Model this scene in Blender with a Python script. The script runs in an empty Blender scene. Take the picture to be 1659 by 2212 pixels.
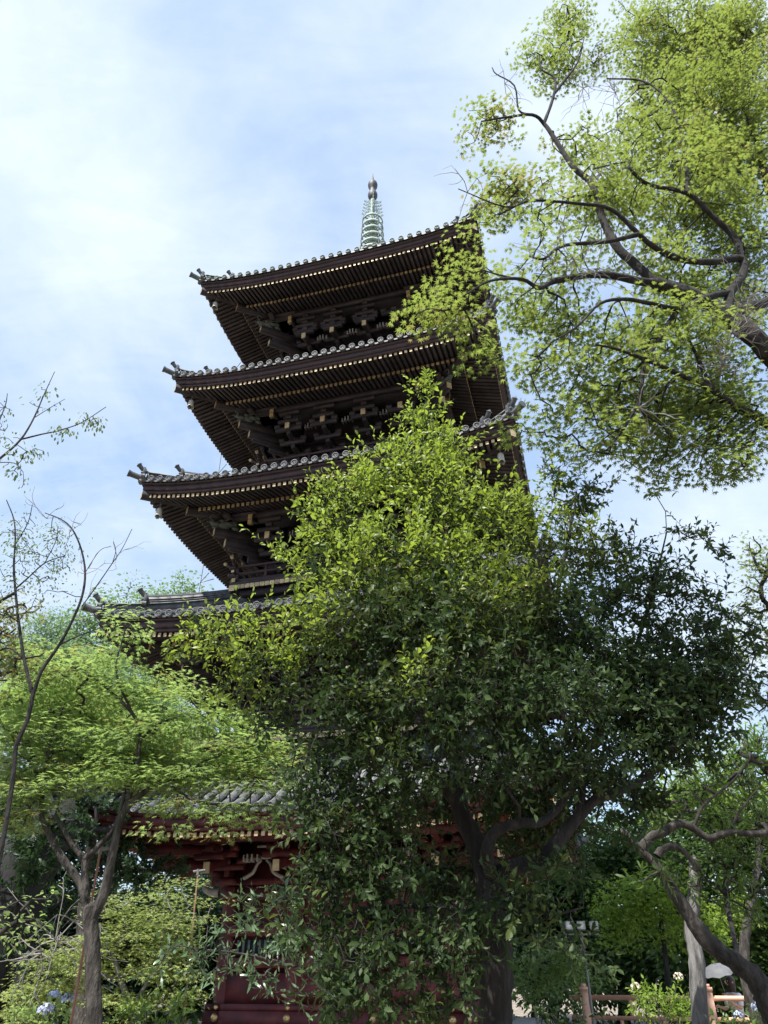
import bpy, math, random
import numpy as np
from mathutils import Matrix, Vector

random.seed(7)
rng = np.random.default_rng(11)
scene = bpy.context.scene
R = math.radians

# ------------------------------------------------------------------ camera
F_PX, CX, CY = 1541.5, 829.5, 1106.0            # focal length and centre for a 1659 x 2212 reading of the frame
PITCH, ROLL = R(32.206), -0.00563
EYE = np.array([0.0, 0.0, 1.6])
_c, _s = math.cos(PITCH), math.sin(PITCH)
FWD = np.array([0, _c, _s]); _up = np.array([0, -_s, _c]); _rt = np.array([1.0, 0, 0])
RIGHT = math.cos(ROLL) * _rt + math.sin(ROLL) * _up
UP = -math.sin(ROLL) * _rt + math.cos(ROLL) * _up
cd = bpy.data.cameras.new("camera")
cam = bpy.data.objects.new("camera", cd)
scene.collection.objects.link(cam)
cd.sensor_fit = 'VERTICAL'; cd.sensor_height = 36.0; cd.lens = 36.0 * F_PX / 2212.0
cd.clip_start = 0.05; cd.clip_end = 2000
_m = Matrix.Identity(4)
for _i in range(3):
    _m[_i][0], _m[_i][1], _m[_i][2], _m[_i][3] = RIGHT[_i], UP[_i], -FWD[_i], EYE[_i]
cam.matrix_world = _m
scene.camera = cam

def ray(px, py):
    return FWD + RIGHT * ((px - CX) / F_PX) - UP * ((py - CY) / F_PX)

def at(px, py, Y):
    d = ray(px, py)
    return EYE + d * (Y / d[1])

# ------------------------------------------------------------------ sky, sun, exposure
SUN_EL, SUN_AZ = R(60), R(214)                  # azimuth clockwise from +Y: high, behind the viewer's left shoulder
world = bpy.data.worlds.new("World"); scene.world = world; world.use_nodes = True
nt = world.node_tree; N = nt.nodes; L = nt.links
bg = N["Background"]; bg.inputs[1].default_value = 0.10
sky = N.new("ShaderNodeTexSky"); sky.sky_type = 'NISHITA'; sky.sun_disc = False
sky.sun_elevation = SUN_EL; sky.sun_rotation = SUN_AZ; sky.air_density = 1.0; sky.dust_density = 1.0; sky.ozone_density = 1.0
tc = N.new("ShaderNodeTexCoord")
sep = N.new("ShaderNodeSeparateXYZ"); L.new(tc.outputs["Generated"], sep.inputs[0])
def mth(op, a, b=None, clamp=False):
    n = N.new("ShaderNodeMath"); n.operation = op; n.use_clamp = clamp
    for i, v in enumerate((a, b)):
        if v is None: continue
        if isinstance(v, (int, float)): n.inputs[i].default_value = v
        else: L.new(v, n.inputs[i])
    return n.outputs[0]
zz = mth('ADD', mth('MAXIMUM', sep.outputs[2], 0.0), 0.30)
comb = N.new("ShaderNodeCombineXYZ")
L.new(mth('DIVIDE', sep.outputs[0], zz), comb.inputs[0]); L.new(mth('DIVIDE', sep.outputs[1], zz), comb.inputs[1])
noi = N.new("ShaderNodeTexNoise"); noi.inputs["Scale"].default_value = 2.3; noi.inputs["Detail"].default_value = 7.0
noi.inputs["Roughness"].default_value = 0.56; noi.inputs["Distortion"].default_value = 0.35
L.new(comb.outputs[0], noi.inputs["Vector"])
mpw = N.new("ShaderNodeMapping"); mpw.inputs["Rotation"].default_value = (0, 0, R(35)); mpw.inputs["Scale"].default_value = (1.0, 2.6, 1.0)
L.new(comb.outputs[0], mpw.inputs[0])
wis = N.new("ShaderNodeTexNoise"); wis.inputs["Scale"].default_value = 3.4; wis.inputs["Detail"].default_value = 9.0; wis.inputs["Roughness"].default_value = 0.62; wis.inputs["Distortion"].default_value = 0.8
L.new(mpw.outputs[0], wis.inputs["Vector"])
cov = mth('ADD', mth('MULTIPLY', mth('SUBTRACT', noi.outputs["Fac"], 0.43), 2.7), mth('MULTIPLY', mth('SUBTRACT', wis.outputs["Fac"], 0.5), 0.8))
def bank(px, py, power, amount):                 # a cloud bank round a direction of the sky
    d = ray(px, py); d = d / np.linalg.norm(d)
    dp = N.new("ShaderNodeVectorMath"); dp.operation = 'DOT_PRODUCT'
    L.new(tc.outputs["Generated"], dp.inputs[0]); dp.inputs[1].default_value = d.tolist()
    return mth('MULTIPLY', mth('POWER', mth('MAXIMUM', dp.outputs["Value"], 0.0), power), amount)
for px, py, pw, am in ((60, 60, 14, .40), (150, 620, 40, .42), (1330, 40, 30, .62), (560, 640, 90, .12), (-100, 1000, 60, .15), (1500, 1250, 60, .35), (880, 300, 40, -.2), (250, 1000, 60, -.25)):
    cov = mth('ADD', cov, bank(px, py, pw, am))
cov = mth('MULTIPLY', mth('MAXIMUM', cov, 0.0), 0.8, True)
mixc = N.new("ShaderNodeMix"); mixc.data_type = 'RGBA'
L.new(cov, mixc.inputs["Factor"])
thin = N.new("ShaderNodeMix"); thin.data_type = 'RGBA'; thin.inputs["Factor"].default_value = 0.52   # a thin summer veil over the whole sky
L.new(sky.outputs[0], thin.inputs[6]); thin.inputs[7].default_value = (3.75, 5.0, 6.9, 1)
L.new(thin.outputs[2], mixc.inputs[6]); mixc.inputs[7].default_value = (5.3, 5.8, 6.4, 1)
L.new(mixc.outputs[2], bg.inputs[0])
sl = bpy.data.lights.new("sun", 'SUN'); sl.energy = 4.4; sl.angle = R(0.53); sl.color = (1.0, 0.955, 0.88)
sun = bpy.data.objects.new("sun", sl); scene.collection.objects.link(sun)
sun.rotation_euler = (math.pi / 2 - SUN_EL, 0, math.pi - SUN_AZ)
scene.view_settings.view_transform = 'Standard'; scene.view_settings.look = 'None'
scene.view_settings.gamma = 1.0; scene.view_settings.use_curve_mapping = False
scene.view_settings.exposure = 1.0
scene.cycles.max_bounces = 8; scene.cycles.diffuse_bounces = 4; scene.cycles.glossy_bounces = 3
scene.cycles.transmission_bounces = 5; scene.cycles.transparent_max_bounces = 8
scene.cycles.use_denoising = True
scene.cycles.caustics_reflective = False; scene.cycles.caustics_refractive = False

# ------------------------------------------------------------------ helpers
COL = scene.collection
class G:
    """collects geometry (vertices, quads and triangles with a material slot) for ONE mesh object"""
    def __init__(s): s.V = []; s.F = []; s.n = 0
    def add(s, V, F, m=0):
        V = np.asarray(V, float).reshape(-1, 3); F = np.asarray(F, int)
        s.V.append(V); s.F.append((F + s.n, m)); s.n += len(V)
    def build(s, name, mats, parent=None, smooth=False):
        me = bpy.data.meshes.new(name)
        V = np.concatenate(s.V); me.vertices.add(len(V)); me.vertices.foreach_set("co", V.astype(np.float32).ravel())
        loops = np.concatenate([f.ravel() for f, _ in s.F]); tot = np.concatenate([np.full(len(f), f.shape[1]) for f, _ in s.F])
        mi = np.concatenate([np.full(len(f), m) for f, m in s.F])
        me.loops.add(len(loops)); me.loops.foreach_set("vertex_index", loops.astype(np.int32))
        me.polygons.add(len(tot)); st = np.concatenate([[0], np.cumsum(tot)[:-1]])
        me.polygons.foreach_set("loop_start", st.astype(np.int32))
        me.polygons.foreach_set("material_index", mi.astype(np.int32))
        if smooth: me.polygons.foreach_set("use_smooth", np.ones(len(tot), bool))
        for m in (mats if isinstance(mats, (list, tuple)) else [mats]): me.materials.append(m)
        me.update(calc_edges=True); me.validate()
        o = bpy.data.objects.new(name, me); COL.objects.link(o)
        if parent is not None: o.parent = parent
        return o
BOXF = np.array([[0, 1, 2, 3], [7, 6, 5, 4], [0, 4, 5, 1], [1, 5, 6, 2], [2, 6, 7, 3], [3, 7, 4, 0]])
def hexa(g, P, m=0): g.add(P, BOXF, m)
def box(g, c, h, m=0, rot=0.0):
    x, y, z = h
    P = np.array([[-x, -y, -z], [-x, y, -z], [x, y, -z], [x, -y, -z], [-x, -y, z], [-x, y, z], [x, y, z], [x, -y, z]], float)
    if rot:
        cc, ss = math.cos(rot), math.sin(rot); P = np.stack([P[:, 0] * cc - P[:, 1] * ss, P[:, 0] * ss + P[:, 1] * cc, P[:, 2]], 1)
    hexa(g, P + np.array(c, float), m)
def beam(g, a, b, w, h, m=0, m_end=None, flat=True):
    """rectangular beam from a to b, width w (horizontal), height h; the end at b can have its own material"""
    a = np.array(a, float); b = np.array(b, float); d = b - a
    s = np.cross(d, [0, 0, 1.0]); n = np.linalg.norm(s)
    s = s / n if n > 1e-6 else np.array([1.0, 0, 0])
    u = np.array([0, 0, 1.0]) if flat and n > 1e-6 else np.cross(s, d / np.linalg.norm(d))
    A = [a - s * w / 2 - u * h / 2, a - s * w / 2 + u * h / 2, a + s * w / 2 + u * h / 2, a + s * w / 2 - u * h / 2]
    B = [p + d for p in A]
    g.add(np.array(A + B), BOXF[[0, 2, 3, 4, 5]], m)
    g.add(np.array(B), np.array([[3, 2, 1, 0]]), m if m_end is None else m_end)
def frame(d):
    d = d / np.linalg.norm(d); a = np.array([0, 0, 1.0]) if abs(d[2]) < .9 else np.array([1.0, 0, 0])
    s = np.cross(d, a); s /= np.linalg.norm(s); return d, s, np.cross(s, d)
def cyl(g, a, b, r0, r1, n=10, m=0, cap=True):
    a = np.array(a, float); b = np.array(b, float); d, s, u = frame(b - a)
    th = np.arange(n) * 2 * math.pi / n; c = np.cos(th)[:, None] * s + np.sin(th)[:, None] * u
    V = np.concatenate([a + c * r0, b + c * r1]); i = np.arange(n); j = (i + 1) % n
    g.add(V, np.stack([i, j, j + n, i + n], 1), m)
    if cap:
        for base, rr in ((a, r0), (b, r1)):
            g.add(np.concatenate([[base], base + c * rr]), np.stack([np.zeros(n, int), 1 + i, 1 + j], 1), m)
def lathe(g, prof, c=(0, 0, 0), n=20, m=0):
    th = np.arange(n) * 2 * math.pi / n; pr = np.array(prof, float)
    V = np.stack([pr[:, :1] * np.cos(th), pr[:, :1] * np.sin(th), np.repeat(pr[:, 1:], n, 1)], -1).reshape(-1, 3) + np.array(c)
    F = []
    for k in range(len(pr) - 1):
        i = np.arange(n); j = (i + 1) % n
        F.append(np.stack([k * n + i, k * n + j, (k + 1) * n + j, (k + 1) * n + i], 1))
    g.add(V, np.concatenate(F), m)
def spline(P, per=4):
    P = np.asarray(P, float)
    if len(P) < 3: return np.concatenate([P[0] + (P[1] - P[0]) * t for t in np.linspace(0, 1, per + 1)]).reshape(-1, P.shape[1])
    Q = np.concatenate([[2 * P[0] - P[1]], P, [2 * P[-1] - P[-2]]]); out = []
    for i in range(len(P) - 1):
        p0, p1, p2, p3 = Q[i:i + 4]
        for t in np.arange(per) / per:
            out.append(.5 * ((2 * p1) + (-p0 + p2) * t + (2 * p0 - 5 * p1 + 4 * p2 - p3) * t * t + (-p0 + 3 * p1 - 3 * p2 + p3) * t ** 3))
    out.append(P[-1]); return np.array(out)
def tube(g, P, r, n=8, m=0, lump=0.0):
    P = np.asarray(P, float); r = np.asarray(r, float); k = len(P)
    T = np.gradient(P, axis=0); T /= np.linalg.norm(T, axis=1)[:, None] + 1e-9
    d, s, u = frame(T[0]); V = []
    th = np.arange(n) * 2 * math.pi / n
    for i in range(k):
        s = s - T[i] * (s @ T[i]); s /= np.linalg.norm(s); u = np.cross(T[i], s)
        rr = r[i] * (1 + lump * rng.normal(size=n)) if lump else np.full(n, r[i])
        V.append(P[i] + (np.cos(th) * rr)[:, None] * s + (np.sin(th) * rr)[:, None] * u)
    V.append(P[-1:] + T[-1:] * r[-1]); V = np.concatenate(V)
    i = np.arange(n); j = (i + 1) % n
    F = np.concatenate([np.stack([q * n + i, q * n + j, (q + 1) * n + j, (q + 1) * n + i], 1) for q in range(k - 1)])
    g.add(V, F, m)
    g.add(V[[*range((k - 1) * n, k * n), k * n]], np.stack([i, j, np.full(n, n)], 1), m)
def empty(name, loc, label, cat, group=None):
    o = bpy.data.objects.new(name, None); COL.objects.link(o); o.location = loc; o.empty_display_size = .2
    o["label"] = label; o["category"] = cat
    if group: o["group"] = group
    return o
def tag(o, label, cat, group=None):
    o["label"] = label; o["category"] = cat
    if group: o["group"] = group
    return o
def sub(g, name, mats, parent, smooth=False):
    """a part whose mesh was collected in world space under a thing's Empty"""
    o = g.build(name, mats, parent, smooth)
    o.matrix_parent_inverse = Matrix.Translation(-Vector(parent.location)) if parent.type == 'EMPTY' else Matrix.Identity(4)
    return o

# ------------------------------------------------------------------ materials
def mat(name, build):
    m = bpy.data.materials.new(name); m.use_nodes = True
    n = m.node_tree.nodes; l = m.node_tree.links; b = n["Principled BSDF"]
    build(m, n, l, b); return m
def noise_col(n, l, cols, scale, detail=5, coord="Object", stretch=None, rough=.6):
    tcn = n.new("ShaderNodeTexCoord"); src = tcn.outputs[coord]
    if stretch:
        mp = n.new("ShaderNodeMapping"); mp.inputs["Scale"].default_value = stretch; l.new(src, mp.inputs[0]); src = mp.outputs[0]
    t = n.new("ShaderNodeTexNoise"); t.inputs["Scale"].default_value = scale; t.inputs["Detail"].default_value = detail
    t.inputs["Roughness"].default_value = rough
    l.new(src, t.inputs["Vector"])
    r = n.new("ShaderNodeValToRGB"); e = r.color_ramp.elements
    for i, c in enumerate(cols):
        p = .32 + .36 * i / max(1, len(cols) - 1)
        if i < 2: e[i].position = p; e[i].color = (*c, 1)
        else: q = e.new(p); q.color = (*c, 1)
    l.new(t.outputs["Fac"], r.inputs[0]); return r.outputs[0], t.outputs["Fac"]
def surf(name, cols, scale=4, rough=.7, bump=.0, metal=0.0, stretch=None, island=0.0, spec=.5):
    def f(m, n, l, b):
        c, fac = noise_col(n, l, cols, scale, stretch=stretch)
        if island:
            ge = n.new("ShaderNodeNewGeometry"); hs = n.new("ShaderNodeHueSaturation")
            mr = n.new("ShaderNodeMapRange"); mr.inputs[3].default_value = 1 - island; mr.inputs[4].default_value = 1 + island
            l.new(ge.outputs["Random Per Island"], mr.inputs[0]); l.new(mr.outputs[0], hs.inputs["Value"]); l.new(c, hs.inputs["Color"]); c = hs.outputs[0]
        l.new(c, b.inputs["Base Color"]); b.inputs["Roughness"].default_value = rough; b.inputs["Metallic"].default_value = metal
        b.inputs["Specular IOR Level"].default_value = spec
        if bump:
            bp = n.new("ShaderNodeBump"); bp.inputs["Strength"].default_value = bump; bp.inputs["Distance"].default_value = .02 if bump < .85 else .07
            l.new(fac, bp.inputs["Height"]); l.new(bp.outputs[0], b.inputs["Normal"])
    return mat(name, f)
def leaf(name, ca, cb, trans, rough=.45, tw=.45, spec=.4):
    """leaf blade: colour varies leaf by leaf, light passes through"""
    def f(m, n, l, b):
        ge = n.new("ShaderNodeNewGeometry"); mx = n.new("ShaderNodeMix"); mx.data_type = 'RGBA'
        l.new(ge.outputs["Random Per Island"], mx.inputs["Factor"]); mx.inputs[6].default_value = (*ca, 1); mx.inputs[7].default_value = (*cb, 1)
        l.new(mx.outputs[2], b.inputs["Base Color"]); b.inputs["Roughness"].default_value = rough; b.inputs["Specular IOR Level"].default_value = spec
        tr = n.new("ShaderNodeBsdfTranslucent"); tr.inputs[0].default_value = (*trans, 1)
        ms = n.new("ShaderNodeMixShader"); ms.inputs[0].default_value = tw
        l.new(b.outputs[0], ms.inputs[1]); l.new(tr.outputs[0], ms.inputs[2]); l.new(ms.outputs[0], n["Material Output"].inputs[0])
    return mat(name, f)
M = dict(
    wood=surf("aged_dark_wood", [(.017, .013, .015), (.030, .023, .026), (.047, .037, .040)], 3.0, .72, .25, island=.22),
    rafter=surf("weathered_rafter_wood", [(.026, .020, .022), (.048, .039, .041), (.080, .066, .067)], 2.2, .75, .2, island=.35),
    fascia=surf("dark_red_eave_paint", [(.021, .0125, .014), (.033, .018, .020), (.049, .027, .029)], 1.6, .65, .15, stretch=(1, 1, 3)),
    red=surf("deep_red_paint", [(.036, .006, .009), (.080, .010, .014), (.125, .024, .024)], 2.6, .6, .2, island=.12),
    redwood=surf("red_rafter_paint", [(.12, .020, .019), (.18, .035, .030), (.23, .058, .046)], 3.0, .6, .1),
    gilt=surf("gilt_metal_cap", [(.32, .235, .12), (.46, .36, .20), (.55, .45, .28)], 9, .5, .1, metal=.15, island=.3),
    brass=surf("worn_brass", [(.42, .30, .13), (.62, .46, .22)], 14, .35, .1, metal=.8),
    tile=surf("grey_roof_tile", [(.038, .041, .046), (.070, .075, .081), (.12, .125, .13)], 5, .55, .3, island=.25),
    coppertile=surf("weathered_copper_tile", [(.04, .056, .055), (.07, .09, .087), (.12, .145, .14)], 5, .55, .25, metal=.1, island=.2),
    verdigris=surf("verdigris_copper", [(.14, .21, .185), (.26, .34, .30), (.40, .47, .42)], 9, .7, .3),
    bronze=surf("dark_bronze", [(.042, .044, .050), (.085, .088, .096)], 8, .6, .2, metal=.2),
    bell=surf("pale_patina_bronze", [(.30, .29, .24), (.42, .41, .34), (.22, .22, .18)], 18, .55, .2, metal=.2),
    carved=surf("green_carved_wood", [(.045, .058, .052), (.09, .11, .098), (.05, .045, .05)], 22, .7, .5),
    white=surf("chalk_white_paint", [(.26, .25, .24), (.42, .41, .39)], 10, .7, .1),
    teal=surf("dull_teal_lattice_paint", [(.10, .17, .16), (.14, .22, .20)], 6, .6, .1),
    dark=surf("near_black_wood", [(.02, .016, .018), (.035, .026, .028)], 4, .8, .1),  # dark wood of soffit boards, upper walls and lattice backing
    stone=surf("grey_granite", [(.24, .23, .22), (.36, .35, .33)], 9, .8, .4),
    wire=surf("dull_steel_cable", [(.16, .16, .17), (.24, .24, .25)], 9, .5, metal=.5),
    bark=surf("dark_bark", [(.005, .0045, .004), (.015, .0125, .011), (.040, .036, .033)], 11, .92, 1.0, stretch=(1, 1, .22)),
    barkblack=surf("black_shaded_bark", [(.008, .008, .009), (.018, .018, .018), (.034, .034, .033)], 3, .95, 1.0, stretch=(1, 1, .4)),  # bark blackened so the old trunk's deep shade is in its colour
    barkmid=surf("brown_grey_bark", [(.014, .012, .010), (.042, .036, .031), (.10, .09, .08)], 14, .92, 1.0, stretch=(1, 1, .24)),
    barkpale=surf("weathered_grey_wood", [(.06, .056, .053), (.16, .155, .15), (.27, .262, .255)], 12, .92, .9, stretch=(1, 1, .12)),
    twig=surf("bare_grey_twig", [(.17, .155, .145), (.30, .285, .275)], 20, .9),
    mapleL=leaf("maple_leaf", (.068, .112, .026), (.145, .172, .044), (.30, .38, .075), .5, .48, .3),
    maplewarm=leaf("maple_leaf_tinged", (.11, .125, .035), (.19, .155, .06), (.34, .32, .09), .5, .5, .3),
    maplefresh=leaf("fresh_maple_leaf", (.135, .215, .060), (.22, .30, .115), (.41, .57, .16), .45, .48, .45),
    maplepale=leaf("pale_maple_leaf", (.22, .29, .085), (.33, .37, .14), (.42, .52, .16), .55, .4, .3),
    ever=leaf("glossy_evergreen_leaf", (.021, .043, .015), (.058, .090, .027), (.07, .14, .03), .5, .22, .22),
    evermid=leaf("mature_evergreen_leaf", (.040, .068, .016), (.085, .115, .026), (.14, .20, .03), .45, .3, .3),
    evernew=leaf("young_lit_evergreen_leaf", (.14, .21, .033), (.255, .315, .066), (.40, .53, .062), .40, .42, .35),  # new growth; its brightness also paints the sunlit side of the crown
    everpale=leaf("pale_glossy_leaf", (.075, .14, .070), (.15, .23, .115), (.12, .22, .06), .30, .3, .6),
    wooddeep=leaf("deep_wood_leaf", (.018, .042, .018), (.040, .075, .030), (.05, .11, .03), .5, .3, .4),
    woodgreen=leaf("light_green_wood_leaf", (.045, .085, .03), (.10, .155, .05), (.15, .27, .06), .5, .38, .35),  # lighter green leaf for the right-hand trees of the wood
    far=leaf("far_tree_leaf", (.12, .20, .09), (.20, .29, .15), (.28, .42, .18), .6, .42, .3),
    lime=leaf("lime_green_leaf", (.14, .22, .035), (.23, .32, .06), (.36, .54, .07), .55, .45, .3),
    narrow=leaf("narrow_tree_leaf", (.055, .105, .022), (.115, .17, .04), (.17, .30, .04), .4, .38, .45),
    cherry=leaf("small_cherry_leaf", (.10, .16, .06), (.17, .22, .09), (.24, .36, .10), .5, .42, .3),
    bluefl=surf("blue_hydrangea_petal", [(.26, .31, .50), (.42, .46, .62)], 30, .7, island=.25),
    pinkfl=surf("pale_flower_petal", [(.66, .60, .42), (.75, .66, .58)], 30, .7, island=.2),
    vermil=surf("faded_vermilion_paint", [(.60, .33, .22), (.70, .44, .32)], 6, .6, .1),
    skin=surf("skin", [(.52, .33, .24), (.60, .40, .30)], 6, .55),
    hair=surf("dark_hair", [(.025, .018, .015), (.05, .035, .028)], 30, .5),
    shirt=surf("white_cotton", [(.72, .73, .76), (.80, .81, .84)], 8, .85, .2),
    trousers=surf("dark_cloth", [(.04, .045, .06), (.06, .065, .085)], 8, .9),
    parasol=surf("grey_parasol_cloth", [(.09, .093, .105), (.15, .153, .165)], 5, .8),
    redcloth=surf("red_cloth", [(.5, .04, .06), (.6, .07, .09)], 8, .8),
    lamp=surf("white_lamp_housing", [(.55, .57, .60), (.68, .70, .72)], 6, .4),
    glass=surf("pale_lamp_glass", [(.72, .76, .80), (.82, .86, .88)], 3, .15),
    soil=surf("brown_soil_and_gravel", [(.13, .10, .075), (.22, .18, .14), (.30, .26, .21)], 3, .95, .6),
    gravel=surf("pale_path_gravel", [(.34, .31, .27), (.48, .45, .41)], 14, .95, .5),
    cover=leaf("ground_cover_leaf", (.05, .10, .022), (.12, .18, .04), (.12, .22, .04), .6, .3, .3),
)

# ------------------------------------------------------------------ ground
def ground_z(x, y):
    def ss(v, a, c): t_ = np.clip((v - a) / (c - a), 0, 1); return t_ * t_ * (3 - 2 * t_)
    return -.45 * ss(np.asarray(y, float), 11.0, 16.0) * ss(np.asarray(x, float), 2.6, 4.4)
g = G(); ax_ = np.concatenate([[-300, -120, -60], np.linspace(-40, 2, 15), np.linspace(2.5, 5, 9), np.linspace(6, 40, 12), [60, 120, 300]])
ay_ = np.concatenate([[-300, -100, -30, -10], np.linspace(-5, 10, 8), np.linspace(10.8, 16.2, 11), np.linspace(17, 50, 12), [80, 140, 300]])
XX, YY = np.meshgrid(ax_, ay_); nx_ = len(ax_); V = np.stack([XX.ravel(), YY.ravel(), ground_z(XX, YY).ravel()], 1)
g.add(V, [[q * nx_ + c, q * nx_ + c + 1, (q + 1) * nx_ + c + 1, (q + 1) * nx_ + c] for q in range(len(ay_) - 1) for c in range(nx_ - 1)])
o = g.build("ground", M["soil"]); o["kind"] = "structure"
g = G(); g.add([[6, 22, -.446], [60, 20, -.446], [60, 27, -.446], [6, 27, -.446]], [[0, 1, 2, 3]])
o = g.build("path", M["gravel"]); o["kind"] = "structure"

# ------------------------------------------------------------------ pagoda
AX, AY, YAW = -0.436, 19.908, -0.262
W = [5.30, 5.62, 5.373, 5.147, 5.00]            # half width at the corner tiles, storey by storey
H = [4.648, 8.932, 13.029, 17.069, 21.558]      # height of the corner tiles
B = [2.48, 2.25, 2.03, 1.81, 1.59]              # half width of the walls
FLOOR = [0.6, 6.15, 10.42, 14.20, 18.15]        # floor of each storey (balcony floor above the first)
BAL = [0, 3.40, 3.12, 2.86, 2.60]
pagoda = empty("pagoda", (AX, AY, 0), "dark wooden five storey pagoda with upturned grey tiled roofs and a green spire", "pagoda")
pagoda.rotation_euler = (0, 0, YAW)
def S(k, P):
    """side coordinates (along, outward, z) to pagoda coordinates for side k (0 faces the viewer)"""
    P = np.asarray(P, float).reshape(-1, 3); x, y = P[:, 0], -P[:, 1]
    for _ in range(k): x, y = -y, x
    return np.stack([x, y, P[:, 2]], 1)
def sbox(g, k, x0, x1, d0, d1, z0, z1, m=0):
    P = [[x0, d0, z0], [x0, d1, z0], [x1, d1, z0], [x1, d0, z0], [x0, d0, z1], [x0, d1, z1], [x1, d1, z1], [x1, d0, z1]]
    hexa(g, S(k, P)[[3, 2, 1, 0, 7, 6, 5, 4]], m)
def sbeam(g, k, a, b, w, h, m=0, me=None): beam(g, S(k, [a])[0], S(k, [b])[0], w, h, m, me)
PITCH_T, PITCH_R = 0.29, 0.145
def roof(i):
    first, last = i == 0, i == 4
    E = W[i] - .22; z0 = H[i] - .42; U = .36
    ht = .42 if last else BAL[i + 1] - .35
    zt = z0 + 3.4 if last else FLOOR[i + 1] - .42
    def up(x, d):
        d = np.maximum(d, 1e-3); return U * np.clip(np.abs(x) / np.maximum(d, np.abs(x)), 0, 1) ** 3.2 * np.clip((d - ht) / (E - ht), 0, 1.1)
    def zr(d, x=0.0):
        q = np.clip((E - d) / (E - ht), -.05, 1); return z0 + (zt - z0) * (.72 * q + .28 * q * q) + up(x, d)
    TM = M["coppertile"] if last else M["tile"]
    WD = M["redwood"] if first else M["wood"]; FA = M["red"] if first else M["fascia"]
    # tiled surface: concave pan tiles in stepped courses, round cover tiles on the joints, disc faced eave tiles
    g = G(); nt_ = int(round(E / PITCH_T)); xs = (np.arange(-nt_, nt_ + 1)) * (E / nt_) * .985
    for k in range(4):
        for a, b in zip(xs[:-1], xs[1:]):
            xc = (a + b) / 2; dm = max(ht, abs(xc) - .05)
            n = max(1, int((E - dm) / .30)); ds = np.linspace(E + .02, dm, n + 1); u = np.linspace(-1, 1, 5); P = []
            for q in range(n):
                for d, off in ((ds[q], .03), (ds[q + 1], 0.0)):
                    for t in u: x = xc + t * (b - a) / 2; P.append([x, d, zr(d, x) - .035 - .04 * (1 - t * t) + off])
            P = S(k, P); rows = 2 * n
            F = [[r * 5 + c, r * 5 + c + 1, (r + 1) * 5 + c + 1, (r + 1) * 5 + c] for r in range(rows - 1) for c in range(4)]
            g.add(P, F)
            q = []                                             # the drooping front of the eave pan tile
            for zoff in (.0, -.055):
                for t in u: x = xc + t * (b - a) / 2; q.append([x, E + .025, zr(E, x) - .005 - .04 * (1 - t * t) + zoff])
            g.add(S(k, q), [[c, c + 1, c + 6, c + 5] for c in range(4)])
        for x in xs:
            dm = max(ht, abs(x)); L_ = E - dm
            if L_ < .12: dm = E - .12; L_ = .12
            n = max(1, int(L_ / .34)); ds = np.linspace(E + .05, dm, n + 1); th = np.linspace(0, math.pi, 7)
            for q in range(n):
                P = []
                for d, r in ((ds[q], .088), (ds[q + 1], .078)):
                    for t in th: P.append([x + r * math.cos(t), d, zr(d, x) + r * math.sin(t) * .95 - .01])
                g.add(S(k, P), [[c, c + 1, c + 8, c + 7] for c in range(6)])
            zc = zr(E, x) - .005; rr = .092 if i < 4 else .08   # eave disc with a raised rim and a three comma crest
            th2 = np.arange(14) * 2 * math.pi / 14; ring = []
            for r, d in ((rr, E - .02), (rr, E + .075), (rr * .78, E + .075), (rr * .74, E + .058)):
                ring += [[x + r * math.cos(t), d, zc + r * math.sin(t)] for t in th2]
            ring.append([x, E + .058, zc]); F = [[r * 14 + c, r * 14 + (c + 1) % 14, (r + 1) * 14 + (c + 1) % 14, (r + 1) * 14 + c] for r in range(3) for c in range(14)]
            RP = S(k, ring); g.add(RP, F); g.add(RP[42:], [[c, (c + 1) % 14, 14] for c in range(14)])
            for t in (.4, 2.5, 4.6):
                cx, cz = x + rr * .38 * math.cos(t), zc + rr * .38 * math.sin(t)
                q = [[cx + rr * .25 * math.cos(a), E + .059, cz + rr * .25 * math.sin(a)] for a in np.arange(6) * math.pi / 3] + [[cx, E + .082, cz]]
                g.add(S(k, q), [[c, (c + 1) % 6, 6] for c in range(6)])
    rf = g.build("roof", TM, pagoda)
    # eave boards: tile batten, thick curved board, lower board
    g = G(); nx = 28
    for k in range(4):
        for dO, dI, za, zb in ((E - .03, E - .20, -.075, -.145), (E - .075, E - .22, -.147, -.31), (E - .115, E - .26, -.312, -.40)):
            xx = np.linspace(-dO, dO, nx + 1)
            for a, b in zip(xx[:-1], xx[1:]):
                P = []
                for d, zz_ in ((dI, zb), (dO, zb), (dO, za), (dI, za)):
                    for x in (a, b):
                        xd = x * d / dO; P.append([xd, d, z0 + up(x, dO) + zz_])
                P = S(k, P); g.add(P, [[0, 1, 3, 2], [2, 3, 5, 4], [4, 5, 7, 6], [6, 7, 1, 0]])
    g.build("eave_board", FA, rf)
    # soffit: two rows of rafters under boards
    fe, be = E - .17, E - 1.08
    def zf(d, x): return z0 - .465 + .32 * (fe - d) + up(x * fe / max(abs(x), fe), fe) * np.clip((d - ht) / (fe - ht), 0, 1.1)
    def zb_(d, x): return z0 - .285 + .35 * (be - d) + .85 * up(x * fe / max(abs(x), fe), fe) * np.clip((d - ht) / (fe - ht), 0, 1.1)
    g = G(); gg = G(); nr = int(fe / PITCH_R); rx = np.linspace(-fe + .12, fe - .12, 2 * nr - 1); din = B[i] + .05
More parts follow.
